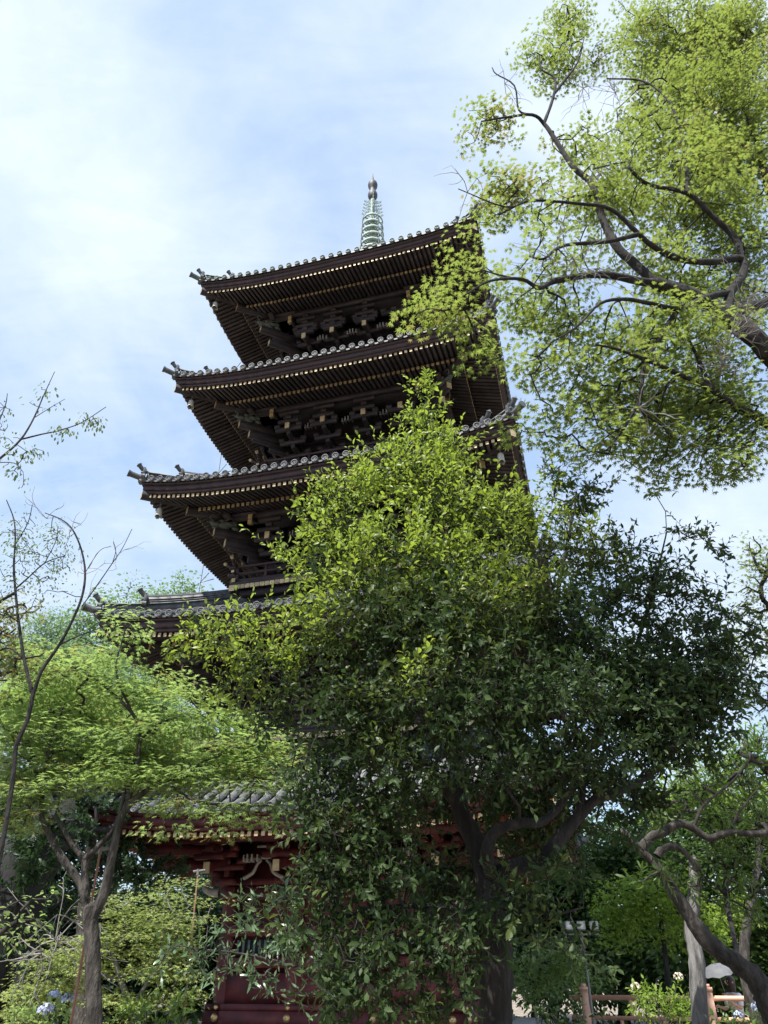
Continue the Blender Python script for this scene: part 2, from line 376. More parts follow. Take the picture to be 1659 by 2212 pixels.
    for k in range(4):
        for x in rx:
            d1 = max(be - .12, abs(x) + .06)
            if fe - d1 > .05:
                a, b = [x, d1, zf(d1, x)], [x, fe, zf(fe, x)]; sbeam(g, k, a, b, .072, .088)
                e = S(k, [[x, fe, b[2]], [x, fe + .012, b[2]]]); beam(gg, e[0], e[1], .076, .092)
            if abs(x) < be - .05:
                d2 = max(din, abs(x) + .06); a, b = [x, d2, zb_(d2, x)], [x, be, zb_(be, x)]
                if be - d2 > .06:
                    sbeam(g, k, a, b, .078, .10)
                    e = S(k, [[x, be, b[2]], [x, be + .012, b[2]]]); beam(gg, e[0], e[1], .082, .104)
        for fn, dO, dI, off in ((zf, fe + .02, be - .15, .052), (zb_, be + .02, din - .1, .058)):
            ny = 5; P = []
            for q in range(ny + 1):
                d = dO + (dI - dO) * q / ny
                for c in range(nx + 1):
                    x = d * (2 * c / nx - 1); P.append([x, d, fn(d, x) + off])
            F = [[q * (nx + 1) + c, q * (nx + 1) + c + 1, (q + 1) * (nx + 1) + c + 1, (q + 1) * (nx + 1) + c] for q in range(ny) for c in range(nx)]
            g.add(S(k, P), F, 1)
        xx = np.linspace(-be, be, nx + 1)                     # the batten that carries the flying rafters
        for a, b in zip(xx[:-1], xx[1:]):
            P = [[x * d / be, d, zb_(be, x) + zz_] for d, zz_ in ((be - .12, .056), (be - .02, .056), (be - .02, .13), (be - .12, .13)) for x in (a, b)]
            g.add(S(k, P), [[0, 1, 3, 2], [2, 3, 5, 4], [4, 5, 7, 6], [6, 7, 1, 0]])
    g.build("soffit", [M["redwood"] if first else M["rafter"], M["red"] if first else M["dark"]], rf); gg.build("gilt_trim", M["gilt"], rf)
    # corner beams and hip ridges
    for k in range(4):
        g = G(); q = lambda w, z: S(k, [[-w, w, z]])[0]
        zc = lambda w: zf(w, w) - .03
        beam(g, q(din, zb_(din, din) - .02), q(be + .10, zb_(be, be) - .05), .20, .24, 0, 1)
        beam(g, q(be - .25, zf(be - .25, be) + .0), q(fe + .10, zf(fe, fe) - .01), .17, .20, 0, 1)
        g.build("corner_beam", [WD, M["gilt"]], rf)
        g = G()
        ws = np.linspace(E - .10, ht, 12); P = [q(w, zr(w, w) + .09) for w in ws]
        for a, b in zip(P[:-1], P[1:]): beam(g, a, b, .20, .20); beam(g, a + [0, 0, .10], b + [0, 0, .10], .26, .03)
        ws2 = np.linspace(E - .78, ht, 10); P2 = [q(w, zr(w, w) + .27) for w in ws2]
        for a, b in zip(P2[:-1], P2[1:]):
            beam(g, a, b, .17, .22)
            for zo in (-.07, -.01, .05): beam(g, a + [0, 0, zo], b + [0, 0, zo], .21, .022)
            cyl(g, a + [0, 0, .13], b + [0, 0, .13], .075, .075, 8)
        g.build("hip_ridge", TM, rf)
        for wpos, zo, sc in ((E - .02, .14, 1.0), (E - .74, .30, 1.0)):    # demon face plate with a round horn tile above it
            g = G(); c = q(wpos, zr(wpos, wpos) + zo); out = q(1, 0) - q(0, 0); out /= np.linalg.norm(out); sd = np.cross(out, [0, 0, 1.0])
            beam(g, c - out * .05 - [0, 0, .02], c + out * .03 - [0, 0, .02], .34, .30)
            beam(g, c - out * .03 + [0, 0, .15], c + out * .03 + [0, 0, .15], .24, .10)
            for sx in (-1, 1):
                cyl(g, c + sd * .15 * sx - [0, 0, .12] - out * .02, c + sd * .15 * sx - [0, 0, .12] + out * .06, .075, .05, 8)
                cyl(g, c + sd * .08 * sx + [0, 0, .03] + out * .02, c + sd * .08 * sx + [0, 0, .03] + out * .075, .045, .02, 7)
            cyl(g, c + out * .02 - [0, 0, .05], c + out * .10 - [0, 0, .05], .06, .03, 7)
            a = c + [0, 0, .12] - out * .14; b = c + [0, 0, .30] + out * .15
            pts = spline([a, (a + b) / 2 - [0, 0, .05], b], 3); tube(g, pts, np.linspace(.045, .066, len(pts)), 10)
            cyl(g, b - (b - pts[-2]) * .1, b + (b - pts[-2]) * .14, .078, .078, 12)
            g.build("ridge_ornament", TM, rf)
        g = G(); a = q(E - .18, zr(E, E) + .0); b = q(E + .22, H[i] + .02); cyl(g, a, b, .075, .085, 10); cyl(g, b, b + (b - a) * .1, .098, .098, 12)
        g.build("corner_tile", TM, rf)
    return dict(E=E, z0=z0, fe=fe, be=be, zb=zb_, zf=zf)
RO = [roof(i) for i in range(5)]

def dragon(g, c, out, sc=1.0):
    """a carved dragon head: skull, snout, jaws, curled mane, horns"""
    out = np.array(out) / np.linalg.norm(out); sd = np.cross(out, [0, 0, 1.0]); upv = np.array([0, 0, 1.0])
    def blob(p, r, n=8):
        th = np.linspace(0, math.pi, 6); lathe_pts = [(max(1e-3, math.sin(t)), math.cos(t)) for t in th]
        tmp = G(); lathe(tmp, lathe_pts, n=n); V = tmp.V[0] * (1 + .10 * rng.normal(size=(len(tmp.V[0]), 1)))
        cc = c + (out * p[0] + sd * p[1] + upv * p[2]) * sc
        V = cc + (V[:, :1] * r[0] * out + V[:, 1:2] * r[1] * sd + V[:, 2:] * r[2] * upv) * sc
        g.add(V, tmp.F[0][0])
    blob((0, 0, 0), (.20, .15, .14)); blob((.22, 0, -.02), (.17, .10, .075)); blob((.20, 0, -.14), (.14, .085, .04)); blob((.36, 0, .02), (.06, .075, .06))
    for s_ in (-1, 1):
        blob((.10, .10 * s_, .09), (.07, .05, .05)); blob((-.12, .14 * s_, .02), (.14, .06, .08)); blob((-.25, .12 * s_, .08), (.12, .06, .07)); blob((-.3, .13 * s_, -.07), (.11, .05, .06))
        p = [c + (out * a + sd * b * s_ + upv * z) * sc for a, b, z in ((.02, .07, .12), (-.12, .10, .22), (-.30, .12, .25))]
        tube(g, spline(p, 3), np.linspace(.035, .012, 7) * sc, 6)
        p = [c + (out * a + sd * b * s_ + upv * z) * sc for a, b, z in ((.34, .06, .05), (.46, .12, .09), (.42, .16, .17), (.33, .14, .16))]
        tube(g, spline(p, 3), np.linspace(.022, .010, 10) * sc, 5)

def storey(i):
    b = B[i]; ro = RO[i]; first = i == 0; c = .36 * b; XS = (-b, -c, c, b)
    WD = M["red"] if first else M["wood"]
    zf0 = FLOOR[i]; tend = H[i] - (1.76 if i == 4 else 1.34); ct = H[i] - (1.62 if first else 2.15)
    top = ro["zb"](b, 0) + .05
    g = G()
    for k in range(4):
        sbox(g, k, -b + .0, b - .1, b - .1, b - .03, zf0 - (0 if first else .9), top)
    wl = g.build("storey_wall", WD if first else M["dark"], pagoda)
    g = G()
    for k in range(4):                              # tie beams
        if first:
            sbox(g, k, -b - .38, b + .38, b - .14, b + .14, ct + .03, ct + .15); sbox(g, k, -b - .22, b + .22, b - .1, b + .12, ct - .26, ct)
            sbox(g, k, -b - .03, b + .03, b - .1, b + .17, ct - .95, ct - .75); sbox(g, k, -b - .03, b + .03, b - .1, b + .18, 1.50, 1.68)
        else:
            sbox(g, k, -b - .26, b + .26, b - .12, b + .12, ct, ct + .1); sbox(g, k, -b - .02, b + .02, b - .05, b + .09, ct - .22, ct - .03)
            for zz_ in (ct + .42, ct + .70, ct + .98):
                if zz_ < top - .1: sbox(g, k, -b - .5, b + .5, b - .06, b + .05, zz_, zz_ + .11)
    g.build("tie_beam", WD, wl)
    for k in range(4):
        for x in XS[:3]:
            g = G(); p = S(k, [[x, b, 0]])[0]
            cyl(g, [p[0], p[1], zf0 - (.0 if first else .5)], [p[0], p[1], ct], .175 if first else .14, .165 if first else .135, 16); g.build("column", WD, wl, True)
    d1 = b + 1.34
    for k in range(4):                              # bracket sets stepping out under the purlin, one to each column
        for j, x in enumerate(XS[:3]):
            corner = j == 0
            g = G(); base = ct + (.16 if first else .1)
            steps = 3
            dirs = [(0.0, 1.0)] if not corner else [(0.0, 1.0), (-1.0, 1.0), (-1.0, 0.0)]
            for (ux, ud) in dirs:
                rise = (tend - .05 - base) / steps if tend - base > .5 else .22
                for st in range(steps):
                    z = base + .10 + st * rise; o0 = .12; o1 = .42 * (st + 1) - .05
                    a = S(k, [[x + ux * 0.0, b + ud * 0.0, z]])[0]; e = S(k, [[x + ux * o1, b + ud * o1, z]])[0]
                    beam(g, a, e, .12, .15)
                    la = S(k, [[x + ux * o1 - (.42 if ud else 0), b + ud * o1 - (0 if ud else .42), z + .12]])[0]; lb = S(k, [[x + ux * o1 + (.42 if ud else 0), b + ud * o1 + (0 if ud else .42), z + .12]])[0]
                    if not (ux and ud):
                        beam(g, la, lb, .11, .13)
                        for t in (-.36, 0, .36):
                            pb = S(k, [[x + ux * o1 + (t if ud else 0), b + ud * o1 + (0 if ud else t), z + .23]])[0]; box(g, pb, (.09, .09, .055))
            # block and arm carrying the purlin at the tail rafter's end
            for (ux, ud) in dirs[:1]:
                pz = ro["zb"](d1, x) - .2
                for zz_ in np.arange(tend + .22, pz - .05, .17):
                    p = S(k, [[x, d1 - .10, zz_]])[0]; w_ = .34 if int((zz_ - tend) / .17) % 2 else .09
                    a = S(k, [[x - w_, d1 - .10, zz_]])[0]; e = S(k, [[x + w_, d1 - .10, zz_]])[0]; beam(g, a, e, .14, .11)
            g.build("bracket_set", WD if first else M["wood"], wl)
        for x in XS if True else ():                # tail rafters with gilt ends
            if k > 1 and False: continue
            g = G(); a = S(k, [[x, b - .05, tend + .45]])[0]; e = S(k, [[x, d1, tend]])[0]
            beam(g, a, e, .125, .20, 0, 1); e2 = S(k, [[x, d1 + .014, tend]])[0]; beam(g, S(k, [[x, d1 - .03, tend]])[0], e2, .14, .215, 1, 1)
            g.build("tail_rafter", [WD, M["gilt"]], wl)
        g = G(); zp = ro["zb"](d1 - .1, 0) - .14; sbox(g, k, -d1 - .25, d1 + .25, d1 - .18, d1 - .02, zp - .09, zp + .08); sbox(g, k, -d1 - .1, d1 + .1, d1 - .95, d1 - .2, zp + .0, zp + .02)
        g.build("purlin", WD, wl)
        for xm in ((-b - c) / 2, 0.0, (b + c) / 2):  # pale carved ends between the columns
            g = G()
            for t in (-1.5, -.5, .5, 1.5):
                p = [xm + t * .105, b + .98 - abs(t) * .05, tend + .20]
                a = S(k, [[p[0], p[1] - .16, p[2]]])[0]; e = S(k, [p])[0]; beam(g, a, e, .034, .17 - .02 * abs(t))
            p = S(k, [[xm - .2, b + .84, tend + .19]])[0]; e = S(k, [[xm + .2, b + .84, tend + .19]])[0]; beam(g, p, e, .02, .03)
            g.build("carved_end", M["white"], wl)
    for k in range(4):                              # diagonal corner beams with the dragon head between them
        q = lambda w, z: S(k, [[-w, w, z]])[0]
        z1 = H[i] - (1.20 if i == 4 else 1.10); z2 = H[i] - (1.70 if i == 4 else 1.38)
        if first: z1, z2 = H[i] - .95, H[i] - 1.25
        g = G(); beam(g, q(b, z1 + .15), q(b + 1.55, z1 - .02), .17, .22, 0, 1); beam(g, q(b, z2 + .1), q(b + 1.30, z2), .17, .22, 0, 1)
        g.build("corner_tail_beam", [WD, M["gilt"]], wl)
        if not first:
            g = G(); out = q(1, 0) - q(0, 0); dragon(g, q(b + 1.36, z1 + .25), out, 1.0); g.build("dragon_head", M["carved"], wl)
        for sx in (0, 1):                           # gilt scroll ended strut on either side of the corner
            g = G()
            P = [S((k + sx * 3) % 4 if sx else k, [[(-1 if not sx else 1) * (b + .55), b + 1.40 + dd, z1 + .42 - zz_]])[0] for dd, zz_ in ((-.5, -.12), (0, 0))]
            beam(g, P[0], P[1], .13, .16, 0, 1); P2 = P[1] - [0, 0, .17]; beam(g, P2 - (P[1] - P[0]) * .3, P2, .12, .15, 1, 1)
            g.build("scroll_strut", [WD, M["gilt"]], wl)
    if first:
        for k in range(4):
            for xm in ((-b - c) / 2, (b + c) / 2):   # lattice windows
                g = G(); w_ = (b - c) / 2 - .26
                sbox(g, k, xm - w_, xm + w_, b - .02, b + .02, 1.72, ct - 1.0, 1)
                for t in np.linspace(-1, 1, 9): sbox(g, k, xm + t * (w_ - .03) - .022, xm + t * (w_ - .03) + .022, b + .022, b + .06, 1.74, ct - 1.02, 0)
                g.build("lattice_window", [M["teal"], M["dark"]], wl)
            g = G(); sbox(g, k, -c + .2, -.01, b - .02, b + .04, .98, ct - .98, 0); sbox(g, k, .01, c - .2, b - .02, b + .04, .98, ct - .98, 0)
            for sx in (-1, 1):
                for zz_ in (1.05, 1.42, 1.9): sbox(g, k, sx * (c - .2) if sx < 0 else .03, -.03 if sx < 0 else sx * (c - .2), b + .042, b + .055, zz_, zz_ + .05, 1)
            g.build("door", [M["redwood"], M["gilt"]], wl)
            for xm in ((-b - c) / 2, 0.0, (b + c) / 2):  # frog leg struts in the frieze
                g = G()
                for sx in (-1, 1):
                    pts = spline([S(k, [[xm + sx * xx, b + .16, ct + zz_]])[0] for xx, zz_ in ((.06, .52), (.16, .44), (.24, .28), (.40, .19), (.46, .17))], 3)
                    tube(g, pts, np.linspace(.03, .05, len(pts)), 6)
                sbox(g, k, xm - .16, xm + .16, b + .1, b + .2, ct + .54, ct + .60); sbox(g, k, xm - .18, xm + .18, b + .1, b + .2, ct + .78, ct + .83)
                g.build("frog_leg_strut", M["white"], wl)
            g = G()                                  # nose of the tie beam at the corner, white carved scroll
            pts = spline([S(k, [[-b - .30 - xx, b, ct - .10 + zz_]])[0] for xx, zz_ in ((0, 0), (.22, .02), (.38, .10), (.34, .2), (.25, .18))], 3); tube(g, pts, np.linspace(.10, .03, len(pts)), 7)
            g.build("beam_nose", M["white"], wl)
        g = G()
        for k in range(4):
            sbox(g, k, -b - .27, b + .27, b - .1, b + .27, .46, .755); sbox(g, k, -b - .24, b + .24, b - .1, b + .24, .757, .875); sbox(g, k, -b - .03, b + .03, b - .05, b + .12, .877, 1.40)
        g.build("sill_beam", M["red"], wl)
        for k in range(4):
            for x in XS:
                for zz_, r_, dd in ((.816, .046, .24), (.645, .078, .27)):
                    g = G(); n = 12; th = np.arange(n) * 2 * math.pi / n; P = []
                    for r, d in ((1, 0), (.85, .3), (.5, .55), (.12, .68)): P += [[x + r_ * r * math.cos(t), b + dd + r_ * d, zz_ + r_ * r * math.sin(t)] for t in th]
                    g.add(S(k, P), [[q * n + c_, q * n + (c_ + 1) % n, (q + 1) * n + (c_ + 1) % n, (q + 1) * n + c_] for q in range(3) for c_ in range(n)])
                    g.build("brass_boss", M["brass"], wl, True)
    return wl
for i in range(5): storey(i)

def balcony(i):
    Bh = BAL[i]; z = FLOOR[i]; g = G()
    for k in range(4): sbox(g, k, -Bh, Bh - 1.3, Bh - 1.3, Bh, z - .03, z + .05)
    bl = g.build("balcony", M["wood"], pagoda)
    g = G(); gg = G(); corner_caps = []
    for k in range(4):
        n = int(2 * Bh / .145)
        beam(gg, S(k, [[-Bh + .03, Bh - .012, z - .10]])[0], S(k, [[Bh - .03, Bh - .012, z - .10]])[0], .012, .04)
        for x in np.linspace(-Bh + .09, Bh - .09, n):
            a = S(k, [[x, Bh - .7, z - .10]])[0]; e = S(k, [[x, Bh - .02, z - .10]])[0]; beam(g, a, e, .115, .12); e2 = S(k, [[x, Bh - .005, z - .10]])[0]; beam(gg, e, e2, .125, .125)
        sbox(g, k, -Bh + .1, Bh - .1, Bh - .32, Bh - .14, z - .36, z - .17); sbox(g, k, -Bh + .28, Bh - .28, Bh - .5, Bh - .30, z - .9, z - .30)
        for sx in (-1, 1):
            a = S(k, [[sx * (Bh - .2), Bh - .6, z - .26]])[0]; e = S(k, [[sx * (Bh - .2), Bh + .24, z - .26]])[0]; beam(g, a, e, .15, .16); gc = G(); beam(gc, e, S(k, [[sx * (Bh - .2), Bh + .255, z - .26]])[0], .16, .17); corner_caps.append(gc)
    g.build("joist_course", M["wood"], bl); gg.build("gilt_joist_trim", M["gilt"], bl)
    for gc in corner_caps: gc.build("gilt_cap", M["gilt"], bl)
    for k in range(4):
        g = G(); caps = []; d = Bh - .10
        for zz_, w_, h_, ex in ((z + .10, .10, .10, .12), (z + .33, .08, .06, .22)):
            sbeam(g, k, [-d - ex, d, zz_ + .0015 * k], [d + ex, d, zz_ + .0015 * k], w_, h_, 0, 1)
            for sx in (-1, 1): gg_e = S(k, [[sx * (d + ex), d, zz_]])[0]; gg_f = S(k, [[sx * (d + ex + .012), d, zz_]])[0]; gg = G(); beam(gg, gg_e, gg_f, w_ * 1.1, h_ * 1.15); caps.append(gg)
        pts = [S(k, [[x, d, z + .56 + dz]])[0] for x, dz in ((-d - .38, .16), (-d - .20, .04), (-d + .1, 0), (0, 0), (d - .1, 0), (d + .20, .04), (d + .38, .16))]
        tube(g, spline(pts, 4), np.full(25, .042), 8)
        for e in (0, -1): gg = G(); caps.append(gg); cyl(gg, pts[e] - (pts[e] - pts[1 if e == 0 else -2]) * .35, pts[e] + (pts[e] - pts[1 if e == 0 else -2]) * .08, .046, .052, 8)
        for x in np.linspace(-d + .05, d - .05, 8): p = S(k, [[x, d, 0]])[0]; box(g, [p[0], p[1], z + .315], (.035, .035, .265))
        rl = g.build("railing", [M["fascia"], M["gilt"]], bl); [gg.build("gilt_rail_cap", M["gilt"], bl) for gg in caps]
    return bl
for i in range(1, 5): balcony(i)

# spire
g = G(); zB = H[4] + 2.85
box(g, (0, 0, zB + .2), (.62, .62, .32)); box(g, (0, 0, zB + .55), (.72, .72, .05)); lathe(g, [(.66, zB + .6), (.62, zB + .85), (.42, zB + 1.05), (.2, zB + 1.12), (.2, zB + 1.2), (.5, zB + 1.32), (.12, zB + 1.4)], n=24)
cyl(g, (0, 0, zB + 1), (0, 0, 31.6), .13, .10, 16)
sp = g.build("spire", M["verdigris"], pagoda)
RZ = [25.80 + .437 * k for k in range(9)]; RRD = [.60 - .018 * k for k in range(9)]
for zc, rr in zip(RZ, RRD):
    g = G(); n = 36
    lathe(g, [(rr - .03, zc - .065), (rr, zc - .07), (rr + .012, zc), (rr, zc + .07), (rr - .03, zc + .065), (rr - .03, zc - .065)], n=n)
    lathe(g, [(.15, zc - .09), (.19, zc - .06), (.19, zc + .06), (.15, zc + .09)], n=16)
    for a in np.arange(8) * math.pi / 4 + .2: beam(g, (.17 * math.cos(a), .17 * math.sin(a), zc), ((rr - .015) * math.cos(a), (rr - .015) * math.sin(a), zc), .045, .09)
    g.build("spire_ring", M["verdigris"], sp, False)
g = G()
for a in (math.pi / 4, 3 * math.pi / 4, 5 * math.pi / 4, 7 * math.pi / 4):
    pts = [(rr * 1.06 * math.cos(a), rr * 1.06 * math.sin(a), zc) for zc, rr in zip(RZ, RRD)]
    pts = spline(pts + [(.30 * math.cos(a), .30 * math.sin(a), 29.8)], 3); tube(g, pts, np.full(len(pts), .014), 5)
g.build("chain", M["bronze"], sp)
for a in np.arange(4) * math.pi / 2 + .35:          # openwork water flames
    g = G(); out = np.array([math.cos(a), math.sin(a), 0.0]); zb = 29.72
    for kk in range(5):
        z = zb + .24 * kk; wd = .47 - .022 * kk
        pts = spline([out * .10 + [0, 0, z], out * (wd * .55) + [0, 0, z + .02], out * wd + [0, 0, z + .12], out * (wd * .96) + [0, 0, z + .27]], 4); tube(g, pts, np.linspace(.028, .010, len(pts)), 5)
        for t in (.35, .6, .85):
            p = out * (wd * t) + [0, 0, z + .05 + .1 * t]; q = spline([p, p + out * .06 + [0, 0, .06], p + out * .05 + [0, 0, .15]], 3); tube(g, q, np.linspace(.020, .008, len(q)), 5)
        cen = out * (wd * .45) + [0, 0, z + .13]; q = [cen + out * .055 * math.cos(t) + np.array([0, 0, .055 * math.sin(t)]) for t in np.linspace(0, 5.2, 10)]; tube(g, q, np.full(10, .011), 5)
    g.build("water_flame", M["verdigris"], sp)
g = G(); lathe(g, [(.10, 30.95), (.15, 31.0), (.215, 31.16), (.222, 31.30), (.19, 31.44), (.14, 31.52), (.14, 31.72), (.155, 31.76), (.21, 31.9), (.225, 32.05), (.20, 32.18), (.13, 32.3), (.06, 32.40), (.045, 32.55), (.022, 32.75), (.004, 33.0)], n=24)
g.build("jewel_finial", M["bronze"], sp, True)
g = G()                                              # lightning cable held off the eaves on brackets
g2 = G()
cab = []
for i in (4, 3, 2, 1):
    e = RO[i]["E"]; yy = -1.3 + .25 * (4 - i); cab.append([-e - .28, yy, H[i] - 1.1])
    beam(g2, (-e + .12, yy + .1, H[i] - 1.0), (-e - .30, yy, H[i] - 1.12), .02, .02); beam(g2, (-e + .12, yy - .25, H[i] - .95), (-e - .30, yy, H[i] - 1.12), .018, .018)
cab.append([-5.2, -.3, .2])
tube(g, cab, np.full(len(cab), .012), 5)
lc = g.build("lightning_cable", M["wire"], pagoda); g2.build("cable_bracket", M["wire"], lc)
# stone terrace
g = G()
box(g, (0, 0, .14), (3.9, 3.9, .16)); box(g, (0, 0, .33), (3.6, 3.6, .03)); box(g, (0, 0, .41), (3.0, 3.0, .05))
g.build("plinth", M["stone"], pagoda)

def to_world(p):
    c_, s_ = math.cos(YAW), math.sin(YAW); return np.array([AX + p[0] * c_ - p[1] * s_, AY + p[0] * s_ + p[1] * c_, p[2]])
def wind_bell(i, sx, label):
    w = W[i] - .68; c = to_world((sx * w, -w, H[i] - .95))
    o = empty("wind_bell", tuple(c), label, "wind bell", "wind bells under the roof corners")
    g = G(); prof = [(.02, .17), (.085, .165), (.125, .12), (.135, .0), (.14, -.14), (.165, -.24), (.16, -.245), (.13, -.14), (.12, .0), (.10, .1)]
    n = 24; lathe(g, prof, n=n); V = g.V[0].reshape(len(prof), n, 3); th = np.arange(n) * 2 * math.pi / n
    for r in (5, 6): V[r, :, 2] += .07 * np.abs(np.cos(2 * th))
    g.V[0] = V.reshape(-1, 3) * [.62, .62, .72]; g.build("bell_body", M["bell"], o, True)
    g = G(); cyl(g, (0, 0, .10), (0, 0, .34), .010, .010, 6); lathe(g, [(.05, .115), (.03, .145), (.005, .155)], n=10); g.build("hanger", M["wire"], o)
    g = G(); cyl(g, (0, 0, .05), (0, 0, -.17), .008, .008, 5); cyl(g, (0, 0, -.17), (0, 0, -.20), .025, .025, 8); g.build("clapper", M["bronze"], o)
wind_bell(4, -1, "weathered wind bell hanging under the left corner of the topmost pagoda roof")
wind_bell(3, -1, "weathered wind bell hanging under the left corner of the second roof from the top")
wind_bell(2, -1, "pale wind bell hanging under the left corner of the middle pagoda roof")
wind_bell(2, 1, "pale wind bell hanging under the right corner of the middle roof beside the maple")
wind_bell(0, -1, "brassy wind bell hanging under the left corner of the lowest red roof")


# ------------------------------------------------------------------ foliage
def leaf_template(kind):
    if kind == "maple":                               # seven pointed lobes, stalk at the origin, pointing along +x
        ang = [-118, -96, -76, -57, -38, -19, 0, 19, 38, 57, 76, 96, 118]
        rad = [.48, .24, .78, .33, .95, .36, 1.05, .36, .95, .33, .78, .24, .48]
        V = [[.0, 0, 0]] + [[r * math.cos(R(a)), r * math.sin(R(a)), -.16 * r * r if r > .4 else .03] for a, r in zip(ang, rad)]
        return np.array(V) - [.05, 0, 0], np.array([[0, i, i + 1] for i in range(1, 13)])
    if kind == "star":                                # the same leaf farther off: five lobes
        ang = [-105, -80, -52, -26, 0, 26, 52, 80, 105]; rad = [.55, .25, .9, .34, 1.05, .34, .9, .25, .55]
        V = [[.0, 0, 0]] + [[r * math.cos(R(a)), r * math.sin(R(a)), -.15 * r * r] for a, r in zip(ang, rad)]
        return np.array(V), np.array([[0, i, i + 1] for i in range(1, 9)])
    if kind == "oval":                                # broad leaf folded on its midrib, tip curving down
        V = [[0, 0, 0], [.3, .19, .05], [.65, .20, .03], [1.0, 0, -.14], [.65, -.20, .03], [.3, -.19, .05], [.3, 0, 0], [.65, 0, -.03]]
        return np.array(V), np.array([[0, 6, 1, 1], [6, 7, 2, 1], [7, 3, 2, 2], [0, 5, 6, 6], [6, 5, 4, 7], [7, 4, 3, 3]])
    if kind == "curled":                              # an older blade, narrower and rolled back
        V = [[0, 0, 0], [.28, .14, .10], [.62, .15, .04], [.92, .03, -.26], [.62, -.17, .09], [.28, -.15, .03], [.3, 0, .02], [.64, 0, -.04]]
        return np.array(V), np.array([[0, 6, 1, 1], [6, 7, 2, 1], [7, 3, 2, 2], [0, 5, 6, 6], [6, 5, 4, 7], [7, 4, 3, 3]])
    if kind == "long":
        V = [[0, 0, 0], [.35, .10, .03], [.75, .075, 0], [1.0, 0, -.10], [.75, -.075, 0], [.35, -.10, .03]]
        return np.array(V), np.array([[0, 5, 1, 1], [1, 5, 4, 2], [2, 4, 3, 3]])
    if kind == "flake":
        V = [[0, 0, 0], [.5, .32, .06], [1.0, 0, -.1], [.5, -.32, .06]]
        return np.array(V), np.array([[0, 3, 2, 1]])
LT = {k: leaf_template(k) for k in ("maple", "star", "oval", "curled", "long", "flake")}
def put_leaves(g, kind, pos, dr, nrm, size, m=0):
    V, F = LT[kind]; n = len(pos)
    if n == 0: return
    d = dr / (np.linalg.norm(dr, axis=1)[:, None] + 1e-9)
    s = np.cross(nrm, d); s /= np.linalg.norm(s, axis=1)[:, None] + 1e-9; u = np.cross(d, s)
    P = pos[:, None] + size[:, None, None] * (V[None, :, :1] * d[:, None] + V[None, :, 1:2] * s[:, None] + V[None, :, 2:] * u[:, None])
    k = len(V); FF = F[None] + (np.arange(n) * k)[:, None, None]
    m_ = np.asarray(m)
    FF = FF.reshape(n, len(F), F.shape[1])
    if F.shape[1] == 4:                               # quads written with a doubled corner are triangles
        tri = F[:, 2] == F[:, 3]
        sets = [(FF[:, ~tri], None)] + [(FF[:, tri][..., :3], None)]
    else: sets = [(FF, None)]
    base = g.n; g.V.append(P.reshape(-1, 3)); g.n += n * k
    for f, _ in sets:
        if f.shape[1]:
            if m_.ndim == 0: g.F.append((f.reshape(-1, f.shape[-1]) + base, int(m_)))
            else:
                for q in np.unique(m_): g.F.append((f[m_ == q].reshape(-1, f.shape[-1]) + base, int(q)))
def unit(n): v = rng.normal(size=(n, 3)); return v / np.linalg.norm(v, axis=1)[:, None]

def blob_points(blobs, density, Y0):
    """points spread through leafy clumps; a clump is (px, py, rx, ry[, depth offset[, thickness[, density factor]]])"""
    P, O, T = [], [], []
    for bi, b in enumerate(blobs):
        px, py, rx, ry = b[:4]; dy = b[4] if len(b) > 4 else 0.0
        c = at(px, py, Y0 + dy); fd = (c - EYE) @ FWD; sx, sy = rx * fd / F_PX, ry * fd / F_PX
        sd = b[5] if len(b) > 5 and b[5] else .8 * math.sqrt(sx * sy) + .1
        df = b[6] if len(b) > 6 else 1.0
        vol = sx * sy * (sd + .25); n = max(2, int(rng.poisson(density * df * vol * 4.19)))
        u = unit(n) * (rng.random((n, 1)) ** .42); P.append(c + u[:, :1] * sx * RIGHT + u[:, 1:2] * sy * UP + u[:, 2:] * sd * FWD)
        O.append(u[:, :1] * RIGHT + u[:, 1:2] * UP + u[:, 2:] * FWD); T.append(np.full(n, bi))
    P = np.concatenate(P); return P, np.concatenate(O), np.concatenate(T)

